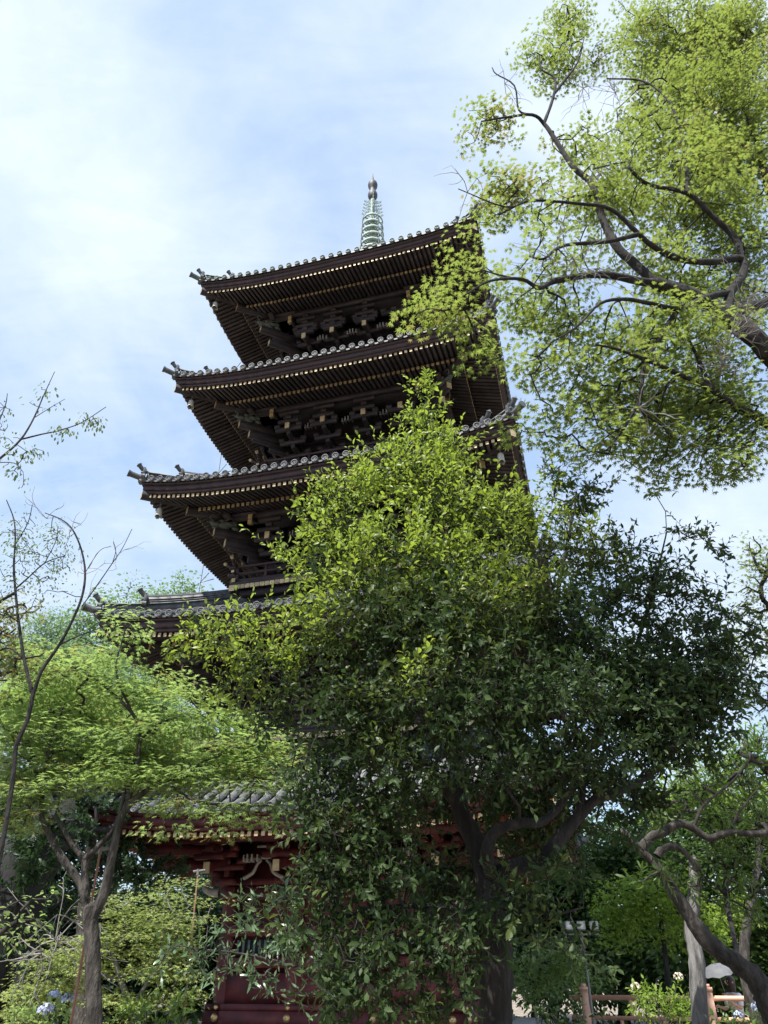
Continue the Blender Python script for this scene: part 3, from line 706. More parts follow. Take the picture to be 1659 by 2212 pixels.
class Tree:
    def __init__(s, name, label, cat, Y, bark, group=None):
        s.name, s.Y, s.bark = name, Y, bark; s.wood = G(); s.nodes = []; s.nr = []; s.args = (label, cat, group); s.root = None; s.parts = []
    def limb(s, pts, w0, w1, n=9, root=False, lump=.05, per=4, dy=None):
        """pts: (px, py[, depth offset]); widths in pixels of the 1659 wide reading"""
        Q = []
        for i, p in enumerate(pts):
            w = w0 + (w1 - w0) * i / (len(pts) - 1); c = at(p[0], p[1], s.Y + (p[2] if len(p) > 2 else 0)); fd = (c - EYE) @ FWD
            Q.append([*c, w * .5 * fd / F_PX])
        if root:
            b = Q[0]; dirn = np.array(Q[0][:3]) - np.array(Q[1][:3]); dirn = dirn / max(.2, abs(dirn[2])); h = b[2] + .12
            Q = [[b[0] + dirn[0] * h * .55, b[1], -.12, b[3] * 1.5], [b[0] + dirn[0] * h * .5, b[1], b[2] * .35, b[3] * 1.12]] + Q
            s.root = (Q[0][0], Q[0][1], 0.0)
        S_ = spline(Q, per); tube(s.wood, S_[:, :3], np.maximum(S_[:, 3], .003), n, 0, lump)
        for p in S_: s.nodes.append(p[:3]); s.nr.append(p[3])
    def stem(s, root, top, r0, r1, bend=.3, n=8):
        a, b = np.array(root, float), np.array(top, float); off = rng.normal(size=(2, 3)) * bend * [1, 1, .2]
        P = spline([a, a + (b - a) * .35 + off[0], a + (b - a) * .7 + off[1], b], 4); rr = np.linspace(r0, r1, len(P)); rr[0] *= 1.4
        tube(s.wood, P, rr, n, 0, .06); s.root = (a[0], a[1], 0.0)
        for p, r in zip(P[len(P) // 4:], rr[len(P) // 4:]): s.nodes.append(p); s.nr.append(r)
    def twigs(s, P, r_tip=.004, r_max=.05, grow=.42, jit=.05, sag=0.0):
        """join every spray point to the nearest wood, nearest first, so that twigs branch from one another"""
        nodes = np.array(s.nodes); k0 = len(nodes)
        d0 = np.min(np.linalg.norm(P[:, None] - nodes[None, ::2], axis=2), axis=1); order = np.argsort(d0)
        allp = np.concatenate([nodes, np.zeros_like(P)]); cost = np.concatenate([np.zeros(k0), np.zeros(len(P))]); par = np.full(len(allp), -1); n = k0
        for i in order:
            d = np.linalg.norm(allp[:n] - P[i], axis=1); j = int(np.argmin(d + .22 * cost[:n])); allp[n] = P[i]; par[n] = j; cost[n] = cost[j] + d[j]; n += 1
        load = np.ones(n)
        for i in range(n - 1, k0 - 1, -1): load[par[i]] += load[i]
        dirs = np.zeros((len(P), 3))
        th = np.arange(5) * 2 * math.pi / 5; VV, FF = [], []; cnt = 0
        for q, i in enumerate(range(k0, n)):
            a, b = allp[par[i]], allp[i]; d = b - a; ln = np.linalg.norm(d) + 1e-6; dirs[order[q]] = d / ln
            rb = min(r_max, r_tip * load[i] ** grow); ra = min(r_max, r_tip * (load[i] + 1) ** grow * 1.15)
            if par[i] < k0: ra = min(ra, max(s.nr[par[i]] * .7, r_tip))
            mid = (a + b) / 2 + rng.normal(size=3) * ln * jit * 2 + np.array([0, 0, -sag * ln]); _, sx, sy = frame(d)
            for p, r in ((a, ra), (mid, (ra + rb) / 2), (b, rb)): VV.append(p + (np.cos(th) * r)[:, None] * sx + (np.sin(th) * r)[:, None] * sy)
            ii = np.arange(5); jj = (ii + 1) % 5
            for o_ in (0, 5): FF.append(cnt + np.stack([ii + o_, jj + o_, jj + o_ + 5, ii + o_ + 5], 1))
            cnt += 15
        s.wood.add(np.concatenate(VV), np.concatenate(FF)); return dirs
    def done(s, crowns, parts=()):
        label, cat, group = s.args
        if s.root is None: s.root = (float(s.nodes[0][0]), float(s.nodes[0][1]), 0.0)
        o = empty(s.name, s.root, label, cat, group)
        sub(s.wood, "trunk", s.bark, o, True)
        for nm, g, ms in crowns: sub(g, nm, ms, o)
        return o

def spray_maple(g, P, dirs, n, spread, size, m, kind="maple", droop=.25, tilt=.35, flat=.35):
    """flat sprays: leaves held out nearly level round every twig tip"""
    N_ = len(P); idx = np.repeat(np.arange(N_), n); k = len(idx)
    a = rng.random(k) * 2 * math.pi; rr = np.sqrt(rng.random(k)) * spread
    off = np.stack([np.cos(a) * rr, np.sin(a) * rr, rng.normal(size=k) * spread * flat], 1)
    d = off + dirs[idx] * spread * .8 + rng.normal(size=(k, 3)) * spread * .35; d[:, 2] = d[:, 2] * .4 - droop * np.linalg.norm(d, axis=1)
    nr = np.array([0, 0, 1.0]) + rng.normal(size=(k, 3)) * tilt
    put_leaves(g, kind, P[idx] + off, d, nr, size * (.65 + .6 * rng.random(k)), m if np.ndim(m) == 0 else np.asarray(m)[idx])
def spray_shoot(g, wood, P, out, nl, length, size, m, kind="oval", up=.6, spread=.75, randd=.5):
    """upright leafy shoots: leaves set round a short stem, the last one at its tip"""
    N_ = len(P); D = out * .55 + np.array([0, 0, up]) + rng.normal(size=(N_, 3)) * randd; D /= np.linalg.norm(D, axis=1)[:, None]
    Ls = length * (.6 + .7 * rng.random(N_)); base = P - D * Ls[:, None] * .4
    A = np.cross(D, unit(N_)); A /= np.linalg.norm(A, axis=1)[:, None]; Bv = np.cross(D, A)
    for q in range(nl):
        t = (q + .6) / nl; ph = q * 2.4 + rng.random(N_) * .7
        rad = np.cos(ph)[:, None] * A + np.sin(ph)[:, None] * Bv
        last = q == nl - 1; sp = .15 if last else spread * (1.15 - .5 * t)
        d = D * (1 - .35 * sp) + rad * sp + rng.normal(size=(N_, 3)) * .12 - np.array([0, 0, .12])
        nr = D * 1.0 - rad * .2 + rng.normal(size=(N_, 3)) * .22 + np.array([0, 0, .3])
        put_leaves(g, "curled" if kind == "oval" and q % 3 == 1 else kind, base + D * (Ls * t)[:, None], d, nr, size * (.45 + .75 * rng.random(N_)) * (1 if not last else .8), m)
    if wood is not None:
        th = np.arange(3) * 2 * math.pi / 3; r = .0035
        ring = np.cos(th)[None, :, None] * A[:, None] + np.sin(th)[None, :, None] * Bv[:, None]
        V = np.concatenate([base[:, None] + ring * r, (base + D * Ls[:, None])[:, None] + ring * r * .5], 1); ii = np.arange(3); jj = (ii + 1) % 3
        F = (np.stack([ii, jj, jj + 3, ii + 3], 1)[None] + (np.arange(N_) * 6)[:, None, None]).reshape(-1, 4); wood.add(V.reshape(-1, 3), F)

# ---- the big maple reaching in from the right
t = Tree("maple_tree", "large spreading maple reaching in from the right with long bare lower branches", "tree", 5.2, M["bark"])
t.limb([(1790, 1010, .4), (1740, 880, .3), (1659, 758), (1563, 680), (1500, 641), (1417, 612)], 52, 30, 12)
wb = at(1790, 1010, 5.6); tube(t.wood, spline([[wb[0] + .5, wb[1] + .2, -.1], [wb[0] + .4, wb[1] + .2, wb[2] * .4], [wb[0] + .25, wb[1] + .1, wb[2] * .75], wb], 5), np.linspace(.24, .155, 16), 12, 0, .05); t.root = (wb[0] + .5, wb[1] + .2, 0.0)
t.limb([(1417, 612), (1369, 568), (1330, 530), (1301, 471), (1286, 418), (1272, 389), (1238, 360), (1199, 301), (1175, 267), (1150, 248, -.1), (1097, 253, -.2), (1040, 262, -.3)], 22, 3)
t.limb([(1175, 267), (1194, 214), (1199, 170), (1170, 150), (1165, 120)], 8, 3, 6); t.limb([(1199, 200), (1247, 136), (1262, 80)], 6, 2, 6)
t.limb([(1150, 248, -.1), (1121, 238, -.1), (1111, 185, -.2), (1072, 160, -.2), (1063, 146, -.2)], 5, 2, 6)
t.limb([(1573, 690), (1578, 632, .1), (1602, 600, .2), (1602, 559, .2), (1539, 566, .1), (1466, 559), (1408, 530, -.1), (1379, 505, -.2), (1320, 452, -.3), (1252, 440, -.4), (1150, 433, -.5), (1092, 447, -.6), (990, 408, -.7)], 22, 2)
t.limb([(1379, 506, -.2), (1311, 522, -.3), (1218, 530, -.4), (1175, 559, -.5), (1145, 554, -.5)], 11, 4, 7)
t.limb([(1602, 559, .2), (1588, 515, .2), (1539, 467, .1), (1486, 418), (1403, 399, -.1), (1364, 369, -.2), (1350, 350, -.2), (1281, 365, -.3)], 15, 3)
t.limb([(1486, 418), (1481, 340, .1), (1466, 272, .2), (1442, 214, .2), (1388, 175, .3), (1311, 170, .4)], 9, 3, 7)
t.limb([(1417, 612), (1379, 607, -.1), (1296, 593, -.3), (1199, 607, -.5), (1165, 622, -.6), (1126, 603, -.7), (1058, 607, -.9), (1000, 640, -1.0)], 20, 3)
t.limb([(1578, 632, .1), (1529, 641, -.1), (1466, 666, -.3), (1408, 656, -.4), (1350, 646, -.5), (1296, 656, -.6), (1247, 705, -.7), (1190, 740, -.7)], 15, 3)
t.limb([(1466, 666, -.3), (1432, 719, -.3), (1393, 787, -.3), (1384, 855, -.3), (1350, 923, -.2), (1311, 972, -.2)], 12, 4, 7)
t.limb([(1740, 980, .4), (1659, 914, .2), (1602, 885, .1), (1539, 841), (1510, 778), (1481, 719)], 28, 4)
t.limb([(1539, 841), (1442, 797, -.2), (1345, 758, -.4), (1286, 744, -.5)], 14, 4, 7)
t.limb([(1700, 640, .6), (1659, 400, .8), (1600, 220, .9), (1510, 90, 1.0)], 22, 5); t.limb([(1600, 220, .9), (1620, 100, .9), (1560, 30, .9)], 9, 3, 6)
t.limb([(1563, 680), (1700, 640, .6)], 24, 22)
maple_blobs2 = [(1430, 430, 200, 190, .2, 0, .20), (1400, 760, 220, 150, -.2, 0, .16), (1500, 200, 150, 190, .6, 0, .2), (1180, 560, 110, 160, -.5, 0, .16)]
maple_blobs = [(1600, 920, 100, 80, 0), (1560, 1010, 110, 50, 0), (1440, 940, 110, 60, -.1), (1420, 1020, 60, 30, 0, 0, .6), (1640, 640, 70, 70, .5), (1480, 180, 110, 70, .7), (1560, 330, 100, 60, .6), (1640, 160, 60, 90, .8), (1490, 640, 90, 50, .3), (1560, 860, 90, 70, .2), (1205, 105, 85, 62, .1), (1060, 245, 62, 40, -.3), (1010, 270, 40, 28, -.3), (1240, 25, 55, 38, .2), (1335, 110, 60, 50, .4, 0, .45), (1490, 75, 150, 95, .9), (1600, 60, 90, 90, .9), (1590, 230, 110, 120, .6),
    (1420, 290, 130, 85, .3), (1265, 300, 75, 50, 0, 0, .8), (1100, 390, 75, 52, -.4), (1065, 440, 45, 35, -.5, 0, .7), (1190, 420, 85, 60, -.3, 0, .7), (1330, 410, 110, 75, -.1), (1520, 430, 130, 105, .3), (1620, 520, 90, 120, .4),
    (1440, 560, 110, 62, 0, 0, .8), (1005, 500, 45, 40, -.8), (960, 595, 72, 55, -.9), (925, 680, 50, 36, -.9), (1000, 655, 60, 45, -.9), (1085, 575, 70, 70, -.7, 0, .8), (1040, 735, 42, 36, -.8), (1060, 760, 40, 30, -.8), (1175, 660, 100, 62, -.5, 0, .75),
    (1300, 690, 130, 72, -.4, 0, .75), (1450, 725, 140, 85, -.2), (1600, 760, 90, 105, .1), (1195, 785, 100, 60, -.5, 0, .8), (1340, 830, 130, 80, -.2), (1135, 925, 50, 40, -.5), (1225, 895, 90, 60, -.4), (1480, 870, 140, 80, 0), (1600, 960, 80, 70, .1),
    (1330, 955, 100, 50, -.2), (1250, 985, 60, 36, -.3, 0, .8), (1600, 1030, 75, 34, .1), (1470, 980, 80, 40, 0), (1500, 1050, 60, 25, 0, 0, .6), (1640, 350, 60, 80, .6), (1380, 20, 70, 40, .8, 0, .6), (1560, 620, 90, 50, .2, 0, .7)]
P, O, T_ = blob_points(maple_blobs + maple_blobs2, 72, t.Y); P = P + np.array([.02, .22, .16])
D_ = t.twigs(P, .0035, .035, .40, .06)
g = G(); g2 = G()
warm = np.isin(T_, [11, 12, 20, 27, 29]) | (rng.random(len(P)) < .05)
ml = np.where(rng.random(len(P)) < .5, 0, 0); ml[warm & (rng.random(len(P)) < .34)] = 1
spray_maple(g, P, D_, 24, .21, .046, ml, flat=.16, tilt=.3)
# bare twig tangles
def tangle(wood, c, n, ln, r=.004):
    for _ in range(n):
        d = unit(1)[0]; d[2] = d[2] * .6; p = c; L_ = ln * (.5 + rng.random())
        for b in range(2):
            q = [p]
            for _k in range(4): d = d + rng.normal(size=3) * .35; d /= np.linalg.norm(d); q.append(q[-1] + d * L_ / 4)
            tube(wood, q, np.linspace(r, r * .35, 5), 4); p = q[2]; d = d + rng.normal(size=3) * .7; L_ *= .6
gts = []
for px, py, dy, n in ((1580, 720, -.2, 22), (1560, 790, -.2, 20), (1600, 650, 0, 14), (1240, 560, -.5, 16), (1290, 580, -.5, 12), (1330, 200, .3, 14), (1260, 190, .2, 12), (1300, 370, -.2, 10), (1090, 180, -.2, 5), (1010, 415, -.7, 4), (1380, 880, -.3, 10), (1190, 560, -.5, 10)):
    gts.append(G()); tangle(gts[-1], at(px, py, t.Y + dy), n, .42)
t.done([("crown", g, [M["mapleL"], M["maplewarm"]]), *[("dead_twig", q, M["twig"]) for q in gts]])

# ---- the dense evergreen in the middle
t = Tree("evergreen_tree", "dense glossy evergreen with a dark trunk and yellow green shoots before the pagoda", "tree", 6.3, M["bark"])
t.limb([(1072, 2260), (1070, 2177), (1070, 2060), (1064, 1960), (1060, 1900)], 74, 62, 14, True, .06)
t.limb([(1062, 1920), (1040, 1850), (1017, 1800), (994, 1745), (985, 1640, .2), (960, 1450, .3), (940, 1200, .3), (925, 1000, .3), (922, 860, .2)], 56, 5, 12)
t.limb([(1064, 1925), (1093, 1880, -.1), (1157, 1862, -.2), (1198, 1827, -.3), (1245, 1769, -.3), (1286, 1728, -.3), (1332, 1712, -.3), (1420, 1660, -.1), (1500, 1560, .2), (1560, 1440, .3)], 44, 4, 11)
t.limb([(1064, 1900), (1052, 1845, -.3), (1070, 1798, -.4), (1122, 1778, -.5), (1181, 1770, -.5), (1240, 1690, -.3), (1300, 1560, .1), (1390, 1350, .3), (1440, 1150, .3)], 32, 3, 9)
t.limb([(1245, 1769, -.3), (1258, 1710, -.3), (1250, 1600, -.2), (1200, 1350), (1240, 1100)], 20, 5, 8)
t.limb([(994, 1745), (900, 1640, -.3), (760, 1560, -.4), (620, 1480, -.4), (480, 1400, -.4)], 24, 5, 8)
t.limb([(1050, 1980), (960, 1960, -.4), (840, 1960, -.5), (700, 1990, -.5)], 18, 5, 8); t.limb([(1064, 2010), (1150, 1990, -.4), (1260, 1960, -.5)], 14, 4, 7)
t.limb([(985, 1640, .2), (860, 1400), (740, 1200), (650, 1110)], 20, 4, 8); t.limb([(960, 1450, .3), (1080, 1280, .2), (1110, 1090, .2)], 18, 4, 8)
ever_top = [(921, 850, 20, 36, .2, .15, 2.0), (955, 890, 18, 30, .2, .15, 1.6), (895, 905, 26, 30, .2, .2, 1.5), (925, 935, 52, 48, .1), (865, 955, 32, 28, .1), (970, 975, 52, 44, 0), (830, 1015, 75, 52, 0), (920, 1030, 95, 65, -.1), (700, 1085, 40, 38, -.1), (650, 1105, 26, 30, -.1), (760, 1070, 60, 48, -.1),
    (960, 1090, 110, 65, -.3), (740, 1150, 100, 55, -.2), (605, 1185, 36, 26, -.2), (690, 1228, 78, 45, -.3), (1085, 1080, 42, 44, 0), (1060, 1150, 110, 60, -.3), (880, 1195, 150, 75, -.5), (1130, 1120, 60, 50, 0), (1010, 1230, 110, 55, -.5), (760, 1270, 90, 50, -.5)]
ever_left = [(860, 1290, 110, 50, -.7), (980, 1300, 90, 40, -.7), (560, 1352, 95, 34, -.4), (470, 1375, 75, 42, -.4), (395, 1395, 44, 42, -.4), (645, 1315, 40, 24, -.4), (560, 1420, 100, 50, -.4), (500, 1475, 55, 40, -.4), (650, 1400, 80, 60, -.4), (640, 1490, 80, 45, -.4), (560, 1530, 60, 32, -.4), (450, 1520, 24, 20, -.4, 0, .7)]
ever_right = [(1200, 1010, 40, 40, .4, 0, .8), (1230, 1075, 80, 55, .3), (1230, 1180, 100, 75, .2), (1330, 1180, 60, 60, .3, 0, .7), (1440, 1255, 80, 60, .3), (1490, 1160, 55, 40, .3, 0, .55), (1430, 1075, 22, 36, .3, .1, .6), (1550, 1180, 40, 30, .3, 0, .4), (1330, 1290, 105, 85, .1), (1560, 1330, 70, 66, .3, 0, .7), (1470, 1400, 115, 85, .2), (1590, 1480, 55, 50, .3, 0, .7), (1600, 1400, 45, 40, .4, 0, .5)]
ever_mid = [(1330, 1420, 110, 60, -.1), (1450, 1480, 100, 60, 0), (1400, 1570, 120, 60, 0), (1530, 1480, 80, 60, .1), (1570, 1420, 60, 50, .2, 0, .8), (1480, 1620, 90, 46, .1), (1240, 1400, 110, 70, -.4), (800, 1350, 140, 90, -.6), (990, 1340, 150, 90, -.8), (1170, 1320, 130, 90, -.5), (790, 1490, 130, 85, -.6), (990, 1490, 155, 95, -1.0), (1190, 1490, 150, 95, -.8), (1370, 1500, 130, 80, -.2), (1510, 1540, 100, 60, .1),
    (720, 1620, 95, 60, -.5), (870, 1630, 130, 75, -.7), (1070, 1640, 125, 60, -.9), (1270, 1630, 125, 72, -.6), (1420, 1630, 90, 52, -.1), (700, 1780, 90, 66, -.5), (830, 1770, 90, 66, -.5), (600, 1570, 50, 22, -.3, 0, .7), (930, 1740, 90, 60, .5), (1340, 1770, 60, 45, .0, 0, .5)]
ever_low = [(1200, 1650, 100, 50, .3), (1320, 1690, 60, 40, .3), (1110, 1610, 90, 50, .4), (1010, 1680, 80, 40, .3), (1400, 1720, 50, 34, .2), (700, 1700, 80, 36, -.4), (790, 1705, 70, 36, -.2), (870, 1705, 60, 36, .2), (620, 1670, 30, 20, -.3, 0, .6), (1090, 1730, 80, 36, .6), (1180, 1740, 90, 50, .8), (1130, 1800, 80, 50, .9, 0, .8), (1230, 1810, 70, 46, .9, 0, .8), (1270, 1700, 60, 40, .6), (1380, 1720, 50, 36, 0, 0, .7), (760, 1830, 70, 40, -.5), (810, 1890, 115, 75, -.5), (950, 1910, 100, 70, .4), (680, 1890, 70, 50, -.4), (1130, 1960, 85, 52, -.6), (1190, 1890, 70, 40, -.5, 0, .8), (1190, 2015, 80, 36, -.7), (1265, 2075, 50, 34, -.4, 0, .7), (690, 1990, 100, 55, -.5), (850, 2040, 130, 75, -.6), (980, 2080, 70, 70, -.6), (780, 2150, 130, 50, -.6), (920, 2170, 90, 40, -.5), (1010, 1980, 60, 50, -.6), (1090, 1860, 90, 40, .7, 0, .6)]
gN, gO = G(), G()
P1, O1, _ = blob_points(ever_top + ever_left, 270, t.Y); P2, O2, _ = blob_points(ever_right, 220, t.Y); P3, O3, _ = blob_points(ever_mid, 320, t.Y); P4, O4, _ = blob_points(ever_low, 340, t.Y)
PA = np.concatenate([P1, P2, P3, P4]); t.twigs(PA[rng.random(len(PA)) < .5], .0028, .03, .38, .05)
def wave(P): return np.sin(P[:, 0] * 3.1 + 1) * np.sin(P[:, 2] * 2.7 + P[:, 1]) * .35 + rng.normal(size=len(P)) * .12
def age_and_sun(P, O):                                        # 1 on the outer upper left of the crown, where new shoots and painted sunlight share the colour; 0 low and right, painted shade
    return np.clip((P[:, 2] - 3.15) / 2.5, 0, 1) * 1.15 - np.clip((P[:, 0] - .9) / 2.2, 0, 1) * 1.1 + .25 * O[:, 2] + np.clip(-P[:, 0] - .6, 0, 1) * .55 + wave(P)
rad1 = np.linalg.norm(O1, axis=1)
young = (age_and_sun(P1, O1) > .42) & (rad1 > .55); deep = ~young & (rng.random(len(P1)) < .45)  # darker leaves kept inside the clumps, painting shade between the shoots
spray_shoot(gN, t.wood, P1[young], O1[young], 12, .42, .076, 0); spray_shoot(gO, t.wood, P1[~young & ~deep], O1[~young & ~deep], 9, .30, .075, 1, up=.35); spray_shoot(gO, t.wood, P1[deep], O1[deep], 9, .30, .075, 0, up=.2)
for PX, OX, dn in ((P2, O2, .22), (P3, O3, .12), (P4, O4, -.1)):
    a_ = age_and_sun(PX, OX); rr_ = np.linalg.norm(OX, axis=1); ny = (a_ > .66) & (rr_ > .6); md = ~ny & (a_ + rng.normal(size=len(a_)) * .15 > .30); dk = ~ny & ~md
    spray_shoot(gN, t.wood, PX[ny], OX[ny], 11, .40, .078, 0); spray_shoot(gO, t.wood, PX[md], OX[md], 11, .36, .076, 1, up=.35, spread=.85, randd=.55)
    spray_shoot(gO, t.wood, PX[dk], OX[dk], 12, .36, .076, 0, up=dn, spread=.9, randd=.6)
t.done([("crown", gO, [M["ever"], M["evermid"]]), ("young_lit_shoots", gN, M["evernew"])])

# ---- pale leaved shrub spreading low in front of the red wall
t = Tree("broadleaf_shrub", "low spreading shrub with pale glossy leaves in front of the red base wall", "shrub", 6.6, M["barkmid"])
t.limb([(760, 2240), (740, 2150), (700, 2060), (640, 2020), (560, 1990)], 12, 4, 7, True); t.limb([(740, 2150), (640, 2090, -.2), (520, 2060, -.3), (420, 2050, -.3)], 8, 3, 6); t.limb([(760, 2200), (800, 2060, .1), (700, 1960), (640, 1930)], 9, 3, 6)
sh = [(560, 1960, 70, 30), (480, 2030, 70, 34, -.2), (400, 2060, 45, 30, -.3), (560, 2060, 80, 36, -.3), (640, 2020, 70, 36, -.1), (470, 2090, 60, 24, -.3), (620, 1950, 50, 24), (680, 2080, 60, 34, -.3), (600, 2120, 60, 26, -.3), (740, 2100, 60, 40, -.3), (330, 2090, 24, 18, -.3), (700, 1930, 40, 30)]
P, O, _ = blob_points(sh, 190, t.Y); t.twigs(P, .004, .02); g = G()
spray_shoot(g, t.wood, P, O * [1, .5, .5], 8, .26, .095, 0, kind="long", up=.05, spread=.85); spray_shoot(g, None, P[::2], O[::2], 5, .2, .085, 0, up=.1, spread=.9)
t.done([("crown", g, M["everpale"])])

# ---- the maple at the left
t = Tree("maple_tree", "slender forked maple on the left with layers of fine bright leaves below the pagoda eaves", "tree", 8.6, M["barkmid"])
t.limb([(205, 2250), (204, 2212), (202, 2120), (199, 2040), (194, 1960)], 34, 31, 12, True)
t.limb([(195, 1975), (185, 1945), (171, 1904), (134, 1853), (106, 1802), (88, 1756), (92, 1700), (60, 1640)], 22, 6, 9); t.limb([(187, 1945), (183, 1890), (181, 1857), (157, 1825), (143, 1802), (120, 1760)], 18, 7, 8)
t.limb([(198, 1985), (213, 1955), (227, 1922), (236, 1876), (250, 1811), (264, 1760), (296, 1723), (338, 1695), (380, 1681), (450, 1640)], 26, 6, 9); t.limb([(181, 1857), (210, 1830), (252, 1780), (270, 1700), (280, 1640)], 14, 6, 7)
t.limb([(370, 1700), (430, 1732), (520, 1740), (600, 1740)], 8, 3, 6); t.limb([(264, 1760), (292, 1680), (301, 1584), (285, 1540), (231, 1487), (180, 1450)], 12, 4, 7)
t.limb([(285, 1540), (250, 1450, -.2), (268, 1370, -.2), (278, 1300, -.2)], 6, 2, 6); t.limb([(301, 1600), (350, 1560), (430, 1540)], 7, 3, 6); t.limb([(92, 1700), (110, 1600), (140, 1520)], 8, 3, 6)
mb = [(340, 1462, 46, 12, .2), (410, 1505, 46, 12, 0), (140, 1405, 50, 14, .3), (60, 1400, 40, 14, .4), (215, 1425, 40, 12, .2), (520, 1560, 46, 12, 0), (350, 1790, 46, 16, -.2, 0, .6), (600, 1660, 50, 14, -.1), (30, 1780, 40, 20), (60, 1560, 80, 40, 1.2), (200, 1540, 100, 40, 1.2), (330, 1570, 80, 36, 1.2), (20, 1500, 50, 40, .6), (40, 1490, 60, 24), (150, 1470, 95, 26), (300, 1500, 100, 26), (110, 1560, 115, 28), (280, 1580, 120, 30), (190, 1625, 120, 26), (400, 1555, 100, 42), (480, 1600, 95, 36), (100, 1680, 110, 42), (270, 1675, 120, 36), (410, 1670, 90, 36), (560, 1640, 60, 26), (490, 1755, 80, 26), (590, 1755, 50, 20), (475, 1810, 42, 26, -.2),
      (270, 1325, 20, 34, -.2, .2, 1.6), (264, 1385, 24, 34, -.2, .2, 1.4), (245, 1445, 32, 30, -.2), (25, 1640, 60, 50), (40, 1720, 60, 40), (130, 1510, 120, 50, .8), (60, 1590, 80, 50, .8), (500, 1680, 90, 30), (330, 1640, 120, 36, .5), (400, 1690, 110, 30, .4), (250, 1650, 120, 40, .5), (520, 1650, 90, 32, .3), (600, 1690, 50, 24, 0), (160, 1660, 100, 44, .4), (550, 1700, 70, 26), (620, 1620, 30, 20), (560, 1590, 60, 30), (180, 1430, 50, 26), (90, 1440, 50, 30), (10, 1570, 50, 50), (380, 1740, 60, 18), (200, 1620, 130, 40, 1.0), (360, 1620, 110, 36, 1.0), (60, 1740, 50, 26), (440, 1480, 26, 40, 0, 0, .5)]
P, O, T_ = blob_points(mb, 78, t.Y); D_ = t.twigs(P, .0035, .03, .4); g = G()
spray_maple(g, P, D_, 34, .34, .054, np.where(rng.random(len(P)) < .08, 1, 0), "maple", flat=.07, tilt=.22)
t.done([("crown", g, [M["maplefresh"], M["maplewarm"]])])

# ---- thin young tree at the far left, mostly bare
t = Tree("young_tree", "thin young tree at the left edge with two bare forking stems and tiny leaves", "tree", 5.6, M["bark"])
t.limb([(5, 1820), (18, 1746), (28, 1681), (35, 1612), (60, 1552), (71, 1501)], 11, 9, 8, True)
t.limb([(71, 1501), (90, 1449), (128, 1393), (156, 1341), (177, 1289), (184, 1237), (175, 1185), (156, 1143), (132, 1122), (97, 1108)], 8, 2, 7)
t.limb([(177, 1310), (212, 1261), (243, 1216), (264, 1185), (285, 1143)], 3, 1, 5); t.limb([(243, 1216), (250, 1190), (245, 1170)], 2, 1, 4); t.limb([(128, 1393), (174, 1372), (250, 1345)], 4, 2, 5)
t.limb([(71, 1501), (52, 1424), (40, 1341), (33, 1272), (30, 1220), (33, 1167), (30, 1122), (14, 1080)], 8, 2, 7); t.limb([(34, 1280), (0, 1300), (-30, 1330)], 7, 6, 6); t.limb([(33, 1272), (62, 1247), (97, 1216), (140, 1200)], 4, 2, 5); t.limb([(52, 1424), (20, 1400), (-10, 1410)], 5, 4, 5); t.limb([(184, 1237), (215, 1190), (240, 1180)], 2, 1, 4); t.limb([(31, 1180), (60, 1130), (70, 1090)], 3, 1.5, 4); t.limb([(97, 1216), (120, 1170), (125, 1140)], 2.5, 1.2, 4)
yb = [(60, 1200, 60, 40, 0, .25), (120, 1230, 45, 30, 0, .25), (30, 1150, 36, 30, 0, .2), (90, 1160, 50, 30, 0, .2, .8), (130, 1150, 30, 24, 0, .2, .8), (90, 1280, 60, 30, 0, .25, .8), (30, 1250, 30, 40, 0, .2), (150, 1190, 24, 20, 0, .2, .6), (60, 1120, 30, 20, 0, .2, .7), (20, 1330, 40, 24, -.2, .25)]
P, O, _ = blob_points(yb, 420, t.Y); D_ = t.twigs(P, .0022, .01, .35); g = G(); spray_maple(g, P, D_, 8, .11, .028, 0, "oval", droop=.6, tilt=.6, flat=.5)
gts = []
for px, py, n in ((170, 1330, 3), (185, 1240, 4), (250, 1210, 3), (100, 1120, 4), (150, 1150, 3)): gts.append(G()); tangle(gts[-1], at(px, py, t.Y), n, .30, .003)
t.done([("crown", g, M["cherry"]), *[("dead_twig", q, M["twig"]) for q in gts]])

# ---- cherry branch coming in from the left edge
t = Tree("cherry_tree", "thin cherry branches with sparse drooping leaves coming in from the left edge against the sky", "tree", 5.0, M["barkmid"])
t.limb([(-330, 1650), (-300, 1400), (-160, 1130), (-60, 1030)], 26, 7, 8, True); t.limb([(-60, 1030), (0, 990), (45, 949), (73, 903), (94, 855), (118, 803)], 6.5, 1.2, 6); t.limb([(45, 949), (90, 938), (122, 931), (174, 914), (229, 879)], 4, 1.5, 5); t.limb([(-60, 1030), (-20, 950), (10, 880), (16, 850)], 4, 1.5, 5); t.limb([(73, 903), (110, 880), (140, 862)], 2.5, 1, 4); t.limb([(-20, 1000), (30, 1000), (50, 1020)], 3, 1.2, 4)
P, O, _ = blob_points([(185, 910, 42, 14, 0, .1, 3), (140, 930, 26, 14, 0, .1, 2.5), (100, 830, 18, 26, 0, .08, 1.6), (80, 880, 30, 30, 0, .1, .8), (20, 930, 34, 34, 0, .2, 1.2), (60, 980, 36, 16, 0, .12, 2), (20, 1015, 32, 20, 0, .12, 2), (10, 880, 20, 34, 0, .1, 1.2), (-20, 960, 30, 40), (130, 870, 20, 14, 0, .1, 1.4), (40, 1045, 12, 12, 0, .06, 2)], 330, t.Y); D_ = t.twigs(P, .0022, .008, .35); g = G()
spray_maple(g, P, D_, 4, .07, .042, 0, "oval", droop=1.3, tilt=.7, flat=.4)
t.done([("crown", g, M["cherry"])])

